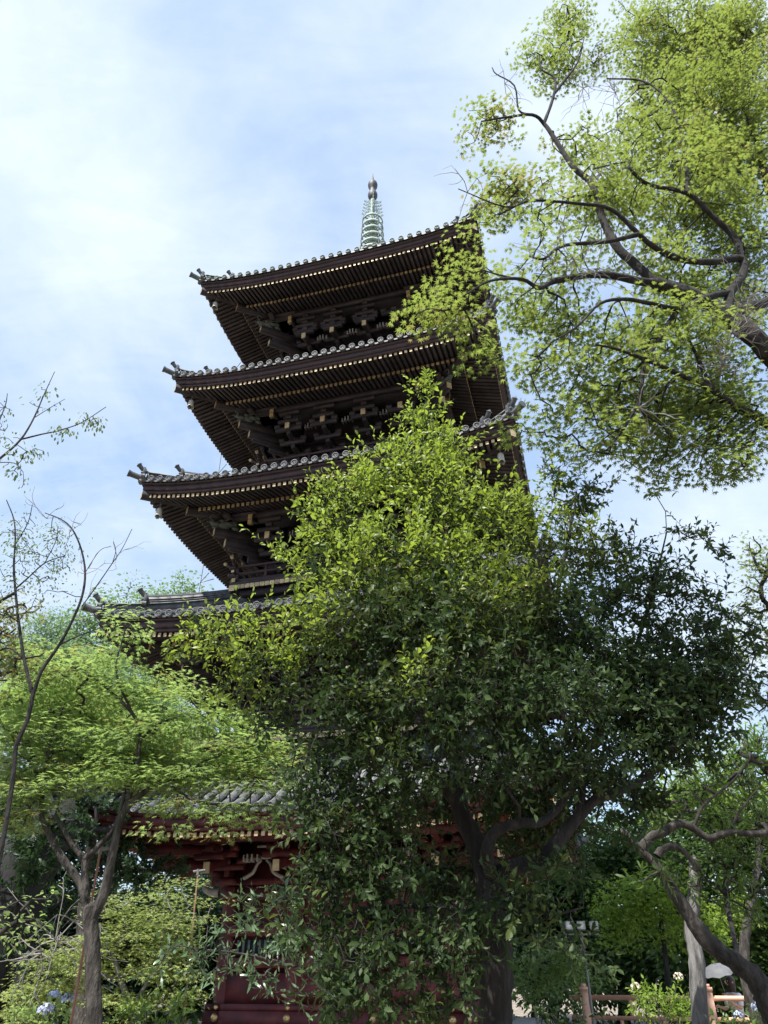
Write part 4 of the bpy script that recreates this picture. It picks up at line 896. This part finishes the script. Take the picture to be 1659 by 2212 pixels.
# ---- pale maple low on the left
t = Tree("maple_tree", "low pale yellow green maple in full sun behind the forked trunk at bottom left", "tree", 12.6, M["barkpale"])
t.limb([(300, 2240), (285, 2180), (262, 2120), (240, 2060), (200, 2030)], 18, 7, 8, True); t.limb([(285, 2180), (320, 2120), (370, 2060), (390, 1980)], 10, 4, 7); t.limb([(262, 2120), (180, 2090), (110, 2100)], 8, 4, 6); t.limb([(262, 2110), (320, 2080), (350, 2030)], 7, 3, 6)
pb = [(385, 1930, 55, 26), (330, 1955, 40, 20), (250, 1960, 46, 30), (260, 2000, 60, 34), (330, 1995, 85, 36), (370, 2050, 62, 40), (190, 2075, 90, 34), (90, 2110, 62, 36), (320, 2090, 75, 30), (60, 2160, 60, 30), (260, 2170, 95, 30), (380, 2130, 50, 40), (150, 2140, 60, 36), (440, 1965, 40, 22), (120, 2050, 40, 20), (40, 2200, 50, 20)]
P, O, _ = blob_points(pb, 40, t.Y); D_ = t.twigs(P, .006, .04, .4); g = G(); spray_maple(g, P, D_, 60, .42, .055, 0, "star", flat=.08, tilt=.25)
gts = []
for px, py, n in ((120, 2030, 10), (90, 2060, 8), (160, 1990, 6)): gts.append(G()); tangle(gts[-1], at(px, py, 11.5), n, .8, .008)
t.done([("crown", g, M["maplepale"]), *[("dead_twig", q, M["twig"]) for q in gts]])

# ---- leaning tree at the right
t = Tree("leaning_tree", "gnarled leaning tree at the lower right with a bent grey trunk and narrow leaves", "tree", 8.6, M["barkmid"])
t.limb([(1700, 2250), (1659, 2165), (1638, 2125), (1596, 2083), (1543, 2047), (1508, 2005), (1472, 1952), (1448, 1914), (1420, 1872), (1374, 1826), (1345, 1795)], 52, 12, 13, True, .10)
t.limb([(1384, 1835), (1406, 1808), (1434, 1798), (1465, 1779), (1497, 1789), (1532, 1810), (1574, 1798), (1640, 1801), (1720, 1780)], 20, 12, 9, False, .07); t.limb([(1420, 1850), (1432, 1835), (1462, 1829), (1497, 1861), (1505, 1880)], 18, 8, 8, False, .07); t.limb([(1596, 2083), (1567, 1907, .8), (1624, 1921, .8), (1700, 1940, .8)], 10, 12, 7)
t.limb([(1497, 1789), (1520, 1740), (1580, 1690), (1620, 1640)], 8, 4, 6); t.limb([(1574, 1798), (1600, 1750), (1640, 1700)], 7, 3, 6)
nb = [(1500, 1715, 75, 50, .4), (1600, 1680, 85, 60, .6), (1560, 1785, 80, 45, .4), (1640, 1780, 50, 70, .5), (1600, 1870, 66, 40, .6), (1490, 1880, 50, 36, .8, 0, .7), (1560, 1950, 60, 30, .9, 0, .8), (1640, 1970, 40, 40, .8), (1440, 1770, 50, 36, .6, 0, .6), (1400, 1890, 50, 40, -.3, 0, .6), (1430, 1740, 60, 30, .8), (1640, 1620, 50, 40, .9)]
P, O, _ = blob_points(nb, 120, t.Y); t.twigs(P, .006, .04, .4); g = G(); spray_shoot(g, t.wood, P, O, 14, .28, .13, 0, kind="long", up=.35, spread=1.0)
t.done([("crown", g, M["narrow"])])

# ---- bare grey trunk
t = Tree("dead_tree", "straight bare weathered grey trunk beside the orange fence at lower right", "tree", 9.4, M["barkpale"])
t.limb([(1516, 2250), (1513, 2211), (1508, 2135), (1504, 2065), (1494, 2012), (1497, 1960), (1502, 1905), (1500, 1860)], 38, 24, 14, True, .05)
t.done([])

# ---- trees beyond the pagoda and round it
def grown(name, label, cat, root, top, blobs, Y, leafm, bark, dens, n, spread, size, r0=.2, kind="flake", group=None, dy=0.0, shoots=False):
    t = Tree(name, label, cat, Y, M[bark], group); t.stem((root[0], root[1], float(ground_z(root[0], root[1])) - .1), top, r0, r0 * .35, .25)
    P, O, _ = blob_points(blobs, dens, Y); D_ = t.twigs(P, .008, r0 * .4, .42); g = G()
    if shoots: spray_shoot(g, None, P, O, n, spread * 1.6, size, 0, kind=kind, up=.3, spread=.9)
    else: spray_maple(g, P, D_, n, spread, size, 0, kind, flat=.5, tilt=.6)
    return t.done([("crown", g, M[leafm])])
def rt(px, Y): p = at(px, 2100, Y); return (p[0], p[1])
def tp(px, py, Y): return tuple(at(px, py, Y))
grown("tall_tree", "tall pale green tree rising behind the lower left roofs of the pagoda", "tree", rt(250, 30), tp(300, 1330, 30), [(400, 1290, 34, 40), (345, 1300, 22, 40, 0, 0, .7), (300, 1290, 40, 40, 0, 0, .8), (250, 1310, 40, 40), (390, 1330, 50, 36), (310, 1350, 70, 40), (200, 1350, 50, 40), (230, 1420, 80, 50), (150, 1400, 50, 50), (320, 1430, 60, 40)], 30, "far", "barkmid", 4.5, 60, .6, .17, .3)
grown("leafy_tree", "rounded bright green tree behind the left maple under the second roof", "tree", rt(200, 22), tp(180, 1500, 22), [(200, 1470, 90, 50), (110, 1440, 70, 50), (270, 1530, 90, 50), (330, 1570, 80, 50), (60, 1520, 70, 60), (180, 1560, 110, 60), (100, 1360, 50, 40, 0, 0, .7), (40, 1420, 50, 40), (330, 1510, 50, 40, 4), (390, 1570, 50, 36, 5), (440, 1610, 60, 40, 6)], 22, "far", "barkmid", 22, 60, .45, .10, .22, "star")
grown("maple_tree", "dark leafed maple bough at the far left with a few orange tinted leaves", "tree", rt(-160, 8), tp(-60, 1350, 8), [(35, 1315, 40, 22, 0, .4), (20, 1370, 40, 24), (60, 1420, 36, 22), (0, 1440, 50, 40), (-30, 1350, 60, 50)], 8, "maplewarm", "bark", 110, 16, .2, .044, .09, "maple")
# big old tree in the shade at the left
t = Tree("old_tree", "massive dark leaning trunk in deep shade at the left edge behind the maple", "tree", 14.5, M["barkblack"])
t.limb([(-120, 2260), (-60, 2150), (0, 2010), (40, 1890), (95, 1800), (120, 1770)], 170, 110, 16, True, .07); t.limb([(95, 2300), (60, 2180), (50, 2050), (30, 1930)], 60, 80, 12, False, .06); t.limb([(100, 1790), (60, 1720), (-20, 1640)], 90, 40, 12)
P, O, _ = blob_points([(30, 1740, 70, 50, -1.2), (110, 1770, 60, 36, -1.2), (60, 2060, 50, 50, -.9, 0, .7), (60, 1700, 110, 70, 1.0), (180, 1760, 80, 50, 1.2), (260, 1850, 80, 60, 2.0), (340, 1900, 80, 45, 2.2), (240, 1780, 80, 50, 2), (50, 1960, 60, 60, 2.5), (130, 1950, 60, 60, 2.6), (270, 1620, 120, 50, 1.5), (400, 1840, 60, 50, 3.5), (-20, 1850, 60, 80, 2), (60, 1830, 80, 50, -1.4), (20, 1900, 60, 60, -1.3), (100, 1860, 50, 40, -1.4)], 14, t.Y); t.twigs(P, .01, .1); g = G()
spray_shoot(g, None, P, O, 50, .8, .13, 0, kind="oval", up=.1, spread=1.1, randd=.8)
t.done([("crown", g, M["wooddeep"])])
# wood behind
WOOD = [(-150, 25, 1750, 420, 300), (60, 27, 1850, 200, 190), (230, 29, 1900, 170, 170), (400, 31, 1880, 150, 170), (560, 34, 1850, 160, 170), (1180, 34, 1850, 180, 190), (1330, 31, 1800, 170, 200), (1490, 28, 1760, 180, 210), (1660, 27, 1720, 190, 230), (1830, 25, 1650, 220, 300)]
WL = ["tall dark evergreen closing the view at the far left", "dark evergreen behind the leaning old trunk at left", "dark evergreen behind the forked maple trunk at left", "dark evergreen between the pale maple and the red wall", "dark evergreen hidden behind the red base of the pagoda", "dark green tree behind the evergreen's trunk right of the pagoda", "dark green tree behind the floodlights", "dark green tree behind the bare grey trunk", "dark green tree behind the person with the parasol", "tall dark tree at the right edge behind the leaning tree"]
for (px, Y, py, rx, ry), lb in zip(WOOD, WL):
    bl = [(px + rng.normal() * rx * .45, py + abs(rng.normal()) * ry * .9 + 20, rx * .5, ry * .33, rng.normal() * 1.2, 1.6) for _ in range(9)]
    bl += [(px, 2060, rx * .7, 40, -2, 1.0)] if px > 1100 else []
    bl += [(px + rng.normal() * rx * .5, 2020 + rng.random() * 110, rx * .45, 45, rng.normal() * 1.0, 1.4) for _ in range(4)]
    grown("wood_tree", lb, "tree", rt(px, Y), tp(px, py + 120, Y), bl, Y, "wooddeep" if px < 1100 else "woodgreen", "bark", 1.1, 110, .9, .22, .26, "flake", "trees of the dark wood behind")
grown("lime_tree", "sunlit lime green tree glowing behind the leaning trunk's lower branches", "tree", rt(1420, 24), tp(1420, 1900, 24), [(1420, 1960, 70, 45), (1380, 1930, 50, 36), (1470, 1990, 50, 36), (1450, 1910, 50, 30), (1400, 2010, 50, 30), (1340, 1990, 50, 40), (1310, 1940, 40, 30), (1540, 2010, 50, 36), (1580, 1960, 50, 36)], 24, "lime", "bark", 14, 45, .42, .10, .11, "star")
grown("bushy_tree", "bright bushy tree at the right edge above the leaning tree's branches", "tree", rt(1640, 15), tp(1620, 1640, 15), [(1630, 1600, 60, 40), (1560, 1640, 70, 40), (1640, 1680, 60, 50), (1500, 1690, 60, 40), (1580, 1720, 70, 40), (1450, 1720, 50, 36)], 15, "lime", "barkmid", 13, 45, .38, .085, .12, "star")
grown("maple_tree", "shaded maple at the right edge beyond the evergreen's right side", "tree", rt(1760, 10), tp(1700, 1300, 10), [(1630, 1190, 40, 50), (1600, 1300, 50, 40), (1640, 1330, 40, 50), (1620, 1410, 50, 50), (1640, 1500, 40, 60), (1650, 1250, 40, 40), (1600, 1470, 40, 36), (1580, 1380, 36, 30)], 10, "mapleL", "bark", 60, 17, .22, .048, .12, "maple")
grown("small_maple", "small bright green maple beyond the evergreen's trunk at bottom centre right", "tree", rt(1180, 23), tp(1170, 2080, 23), [(1150, 2085, 50, 26), (1210, 2080, 50, 30), (1180, 2110, 70, 28), (1250, 2110, 40, 24), (1130, 2120, 40, 24), (1200, 2060, 40, 20)], 23, "maplefresh", "barkmid", 16, 44, .36, .09, .10, "star")
grown("maple_tree", "leafy twigs poking in low at the left edge in front of the dark trunk", "tree", rt(-140, 7), tp(-80, 1950, 7), [(60, 1960, 50, 14, 0, .2), (100, 1945, 40, 10, 0, .15), (20, 1990, 40, 20, 0, .2), (70, 2010, 40, 14, 0, .2), (10, 2050, 24, 20, 0, .2), (-60, 1980, 60, 40)], 7, "maplefresh", "bark", 130, 10, .12, .06, .06, "oval")

# ---- flowering bushes
def bush(name, label, px, Y, blobs, leafm, flower, nfl, group=None, dens=150, size=.10):
    p = at(px, 2190, Y); o = empty(name, (p[0], p[1], 0), label, "bush", group); P, O, T_ = blob_points(blobs, dens, Y); P = P[P[:, 2] > .15]; O = O[:len(P)]
    w = G()
    for k in range(16): q = P[rng.integers(len(P))]; b = np.array([p[0], p[1], -.05]) + rng.normal(size=3) * [.2, .2, 0]; tube(w, spline([b, b * .5 + q * .5 + rng.normal(size=3) * .08, q], 3), np.linspace(.014, .005, 7), 5)
    sub(w, "stem", M["barkmid"], o); g = G(); spray_shoot(g, None, P, O, 8, .26, size, 0, up=.5, spread=.9); sub(g, "foliage", M[leafm], o)
    hi = P[np.argsort(-P[:, 2] + rng.normal(size=len(P)) * .25)[:nfl]] + [0, -.12, .10]
    for q in hi:
        f = G(); n = 46; d = unit(n); d[:, 2] = np.abs(d[:, 2]) * .9 - .1; put_leaves(f, "flake", q + d * .075, np.cross(d, unit(n)), d, np.full(n, .045)); h = sub(f, "flower_head", M[flower], o)
    return o
bush("hydrangea", "yellow green bush in front of the orange fence left of the bare grey trunk", 1430, 14, [(1400, 2165, 40, 26), (1460, 2175, 46, 26), (1430, 2200, 60, 20), (1395, 2140, 14, 14), (1475, 2145, 14, 14)], "lime", "pinkfl", 2)
bush("hydrangea", "hydrangea with blue flower heads right of the bare grey trunk by the fence", 1590, 13, [(1545, 2212, 36, 12), (1620, 2208, 40, 14), (1650, 2208, 40, 18), (1580, 2226, 60, 10)], "narrow", "bluefl", 4)
bush("hydrangea", "hydrangea with blue and pale flower heads at the bottom left corner", 80, 10.5, [(60, 2205, 60, 20), (110, 2200, 40, 20), (30, 2215, 40, 18), (150, 2215, 40, 16)], "maplefresh", "bluefl", 4)
bush("low_bush", "low green bush below the pale maple left of the red base wall", 350, 12, [(330, 2180, 60, 28), (400, 2190, 40, 30), (280, 2200, 50, 22)], "narrow", "pinkfl", 0)
bush("low_bush", "dark low bush right of the evergreen's trunk at the bottom edge", 1250, 9, [(1210, 2200, 60, 14), (1270, 2202, 40, 12), (1160, 2208, 50, 12)], "ever", "pinkfl", 0)
g = G(); n = 6000; P = np.stack([rng.uniform(-30, 45, n), rng.uniform(12, 34, n), np.zeros(n)], 1); P[:, 2] = ground_z(P[:, 0], P[:, 1])
put_leaves(g, "flake", P, np.stack([rng.normal(size=n) * .6, rng.normal(size=n) * .6, np.abs(rng.normal(size=n)) * .6 + .2], 1), unit(n), .12 + .2 * rng.random(n))
o = g.build("ground_cover", M["cover"]); o["kind"] = "stuff"

# ------------------------------------------------------------------ fence, lamps, rods, person
fa, fb = at(1230, 2150, 20.5), at(1720, 2150, 19.0); fa[2] = fb[2] = 0; fdir = (fb - fa) / np.linalg.norm(fb - fa)
fence = empty("fence", tuple(fa), "faded orange wooden railing with square posts at the bottom right", "fence")
FL = np.linalg.norm(fb - fa)
GZ = -.45
for x in np.arange(0.35, FL, 2.75):
    g = G(); p = fa + fdir * x; ra = math.atan2(fdir[1], fdir[0]); box(g, (p[0], p[1], .26), (.085, .085, .74), rot=ra); box(g, (p[0], p[1], 1.035), (.105, .105, .035), rot=ra); box(g, (p[0], p[1], 1.10), (.06, .06, .03), rot=ra); sub(g, "post", M["vermil"], fence)
for z, h in ((.86, .10), (.47, .08), (.03, .10)):
    g = G(); beam(g, fa + [0, 0, z], fb + [0, 0, z], .085, h); sub(g, "rail", M["vermil"], fence)
for x in np.arange(0.35, FL, 2.75):
    for dx in (.92, 1.84):
        for za, zb in ((.51, .81), (.08, .43)):
            g = G(); p = fa + fdir * (x + dx + (.1 if za > .5 else -.15)); beam(g, p + [0, 0, za], p + [0, 0, zb], .07, .07, flat=False); sub(g, "strut", M["vermil"], fence)
lp = at(1257, 2016, 18)
o = empty("lamp_post", (lp[0], lp[1], 0), "thin pole with a crossbar carrying three floodlights right of the evergreen", "lamp post")
g = G(); cyl(g, (lp[0], lp[1], -.5), (lp[0], lp[1], lp[2]), .028, .024, 10); sub(g, "pole", M["wire"], o)
g = G(); cyl(g, lp + [-.36, 0, -.02], lp + [.36, 0, -.02], .018, .018, 8); sub(g, "crossbar", M["wire"], o)
for k, (dx, rz) in enumerate(((-.28, .35), (0, -.05), (.29, -.5))):
    f = empty("floodlight", tuple(lp + [dx, 0, .04]), ["white floodlight at the left end of the crossbar turned slightly aside", "white floodlight in the middle of the crossbar facing straight out", "white floodlight at the right end of the crossbar turned right"][k], "floodlight", "floodlights on the crossbar"); f.rotation_euler = (0, 0, rz)
    g = G(); box(g, (0, 0, .11), (.075, .035, .07)); box(g, (0, -.04, .182), (.08, .016, .005)); box(g, (0, -.04, .038), (.08, .016, .005)); [box(g, (sx * .077, -.04, .11), (.005, .016, .076)) for sx in (-1, 1)]; [box(g, (x, .044, .11), (.005, .012, .06)) for x in np.linspace(-.06, .06, 6)]; g.build("lamp_housing", M["lamp"], f)
    g = G(); box(g, (0, -.038, .11), (.066, .003, .062)); g.build("lamp_glass", M["glass"], f)
    g = G(); box(g, (-.088, 0, .07), (.004, .012, .055)); box(g, (.088, 0, .07), (.004, .012, .055)); box(g, (0, 0, .012), (.092, .012, .005)); g.build("bracket", M["wire"], f)
for k, (a, b, Ya, lb) in enumerate((((150, 2230), (217, 1836), 9.6, "rusty slender metal rod leaning behind the forked maple trunk"), ((394, 2230), (428, 1883), 13.2, "rusty slender metal rod in front of the pale maple near the red wall"))):
    p, q = at(*a, Ya), at(*b, Ya + .2); d = (q - p) / (q - p)[2]; p = p - d * (p[2] + .05); o = empty("metal_rod", (p[0], p[1], 0), lb, "rod", "leaning rods at lower left")
    g = G(); cyl(g, p, q, .018, .014, 8); sub(g, "shaft", surf("rusty_red_metal", [(.20, .085, .055), (.30, .15, .10)], 12, .7), o)
    g = G(); cyl(g, q + [-.08, 0, .0], q + [.12, 0, .02], .022, .022, 8); cyl(g, q - [0, 0, .05], q + [0, 0, .04], .026, .026, 8); sub(g, "cap", M["barkpale"], o)

pp = at(1583, 2130, 20.0); px0, py0 = pp[0], pp[1]
def skin(name, pts, edges, radii, m, parent, lv=2):
    me = bpy.data.meshes.new(name); me.from_pydata([tuple(p) for p in pts], edges, []); o = bpy.data.objects.new(name, me); COL.objects.link(o); o.parent = parent
    me.materials.append(m); md = o.modifiers.new("skin", 'SKIN'); md.use_smooth_shade = True
    for v, r in zip(me.skin_vertices[0].data, radii): v.radius = (r, r) if not isinstance(r, tuple) else r
    me.skin_vertices[0].data[0].use_root = True
    sd = o.modifiers.new("sub", 'SUBSURF'); sd.levels = lv; sd.render_levels = lv; return o
per = empty("person", (px0, py0, -.45), "person in a white shirt standing behind the orange fence under a grey parasol", "person"); per.rotation_euler = (0, 0, R(-70))
# faces local -y; hips, spine, neck, head; arms; legs
pts = [(0, 0, .90), (0, -.02, 1.10), (0, -.04, 1.30), (0, -.05, 1.40), (0, -.07, 1.50), (0, -.08, 1.58), (0, -.075, 1.66),
       (-.17, -.04, 1.34), (-.22, -.12, 1.08), (-.14, -.34, 1.12), (-.12, -.42, 1.14), (.17, -.04, 1.34), (.24, -.10, 1.10), (.16, -.30, 1.24), (.13, -.36, 1.29),
       (-.09, 0, .86), (-.10, -.01, .48), (-.10, .03, .09), (-.10, -.10, .04), (.09, 0, .86), (.11, .02, .48), (.11, .06, .09), (.11, -.07, .04)]
ed = [(0, 1), (1, 2), (2, 3), (3, 4), (4, 5), (5, 6), (2, 7), (7, 8), (8, 9), (9, 10), (2, 11), (11, 12), (12, 13), (13, 14), (0, 15), (15, 16), (16, 17), (17, 18), (0, 19), (19, 20), (20, 21), (21, 22)]
rad = [(.14, .10), (.12, .09), (.14, .095), .055, .052, .085, .075, .052, .042, .032, .028, .052, .042, .032, .028, .082, .056, .042, .035, .082, .056, .042, .035]
skin("body", pts, ed, rad, M["skin"], per)
skin("shirt", [(0, .0, .92), (0, -.02, 1.10), (0, -.04, 1.30), (0, -.05, 1.39), (-.17, -.04, 1.34), (-.215, -.11, 1.12), (.17, -.04, 1.34), (.235, -.095, 1.13)], [(0, 1), (1, 2), (2, 3), (2, 4), (4, 5), (2, 6), (6, 7)], [(.165, .125), (.145, .11), (.165, .115), .075, .075, .068, .075, .068], M["shirt"], per)
skin("trousers", [(0, 0, .90), (-.09, 0, .84), (-.10, -.01, .48), (-.10, .03, .12), (.09, 0, .84), (.11, .02, .48), (.11, .06, .12)], [(0, 1), (1, 2), (2, 3), (0, 4), (4, 5), (5, 6)], [(.155, .115), .098, .075, .062, .098, .075, .062], M["trousers"], per)
g = G(); lathe(g, [(.001, 1.735), (.06, 1.725), (.098, 1.68), (.108, 1.62), (.10, 1.54), (.085, 1.44), (.05, 1.36), (.001, 1.35)], c=(0, -.045, 0), n=18); g.build("hair", M["hair"], per, True)
g = G(); hp = np.array([0, -.18, 1.60]); cyl(g, hp - [0, 0, .02], hp + [0, -.03, .03], .018, .012, 7); [cyl(g, (s_ * .035, -.155, 1.63), (s_ * .035, -.166, 1.63), .012, .010, 7) for s_ in (-1, 1)]; cyl(g, (-.025, -.158, 1.555), (.025, -.158, 1.555), .009, .009, 6); [cyl(g, (s_ * .088, -.075, 1.59), (s_ * .104, -.07, 1.62), .02, .016, 7) for s_ in (-1, 1)]; g.build("face", M["skin"], per)
for sx, base, dd in ((-1, (-.12, -.44, 1.145), (0, -1, -.3)), (1, (.13, -.375, 1.30), (0, -.5, .8))):     # hands: palm, four fingers, thumb
    g = G(); b = np.array(base); d = np.array(dd, float); d /= np.linalg.norm(d); s_ = np.array([1.0, 0, 0]); cyl(g, b - d * .02, b + d * .075, .030, .036, 8)
    for f in range(4): o_ = s_ * (-.027 + .018 * f); q = [b + d * .07 + o_, b + d * .11 + o_, b + d * (.135 + .008 * (f in (1, 2))) + o_ + [0, 0, -.025]]; tube(g, q, [.009, .009, .007], 6)
    tube(g, [b + d * .02 + s_ * -.03 * sx, b + d * .055 + s_ * -.06 * sx, b + d * .085 + s_ * -.055 * sx], [.011, .010, .008], 6); g.build("hand", M["skin"], per, True)
hand = Matrix.Rotation(R(-70), 3, 'Z') @ Vector((.13, -.40, 1.33)); hx, hy, hz = px0 + hand.x, py0 + hand.y, hand.z - .30
par = empty("parasol", (hx, hy, hz), "open grey parasol held over the person by the fence", "parasol"); par.rotation_euler = (R(10), R(-12), 0)
g = G(); n = 8; rings = [(.02, .50), (.16, .48), (.29, .42), (.37, .34)]; V = [[r * math.cos(a), r * math.sin(a), z - (.03 if k % 2 and r > .3 else 0)] for r, z in rings for k, a in enumerate(np.arange(16) * math.pi / 8)]
g.add(V, [[q * 16 + c, q * 16 + (c + 1) % 16, (q + 1) * 16 + (c + 1) % 16, (q + 1) * 16 + c] for q in range(3) for c in range(16)]); g.build("canopy", M["parasol"], par)
g = G(); cyl(g, (0, 0, -.12), (0, 0, .55), .010, .008, 8); pts_ = spline([(0, 0, -.12), (0, 0, -.17), (.03, 0, -.20), (.06, 0, -.17)], 3); tube(g, pts_, np.full(len(pts_), .012), 6); g.build("shaft", M["wire"], par)
g = G()
for a in np.arange(8) * math.pi / 4: tube(g, [(.02 * math.cos(a), .02 * math.sin(a), .487), (.16 * math.cos(a), .16 * math.sin(a), .467), (.365 * math.cos(a), .365 * math.sin(a), .333)], [.004, .004, .003], 4)
g.build("rib", M["wire"], par)
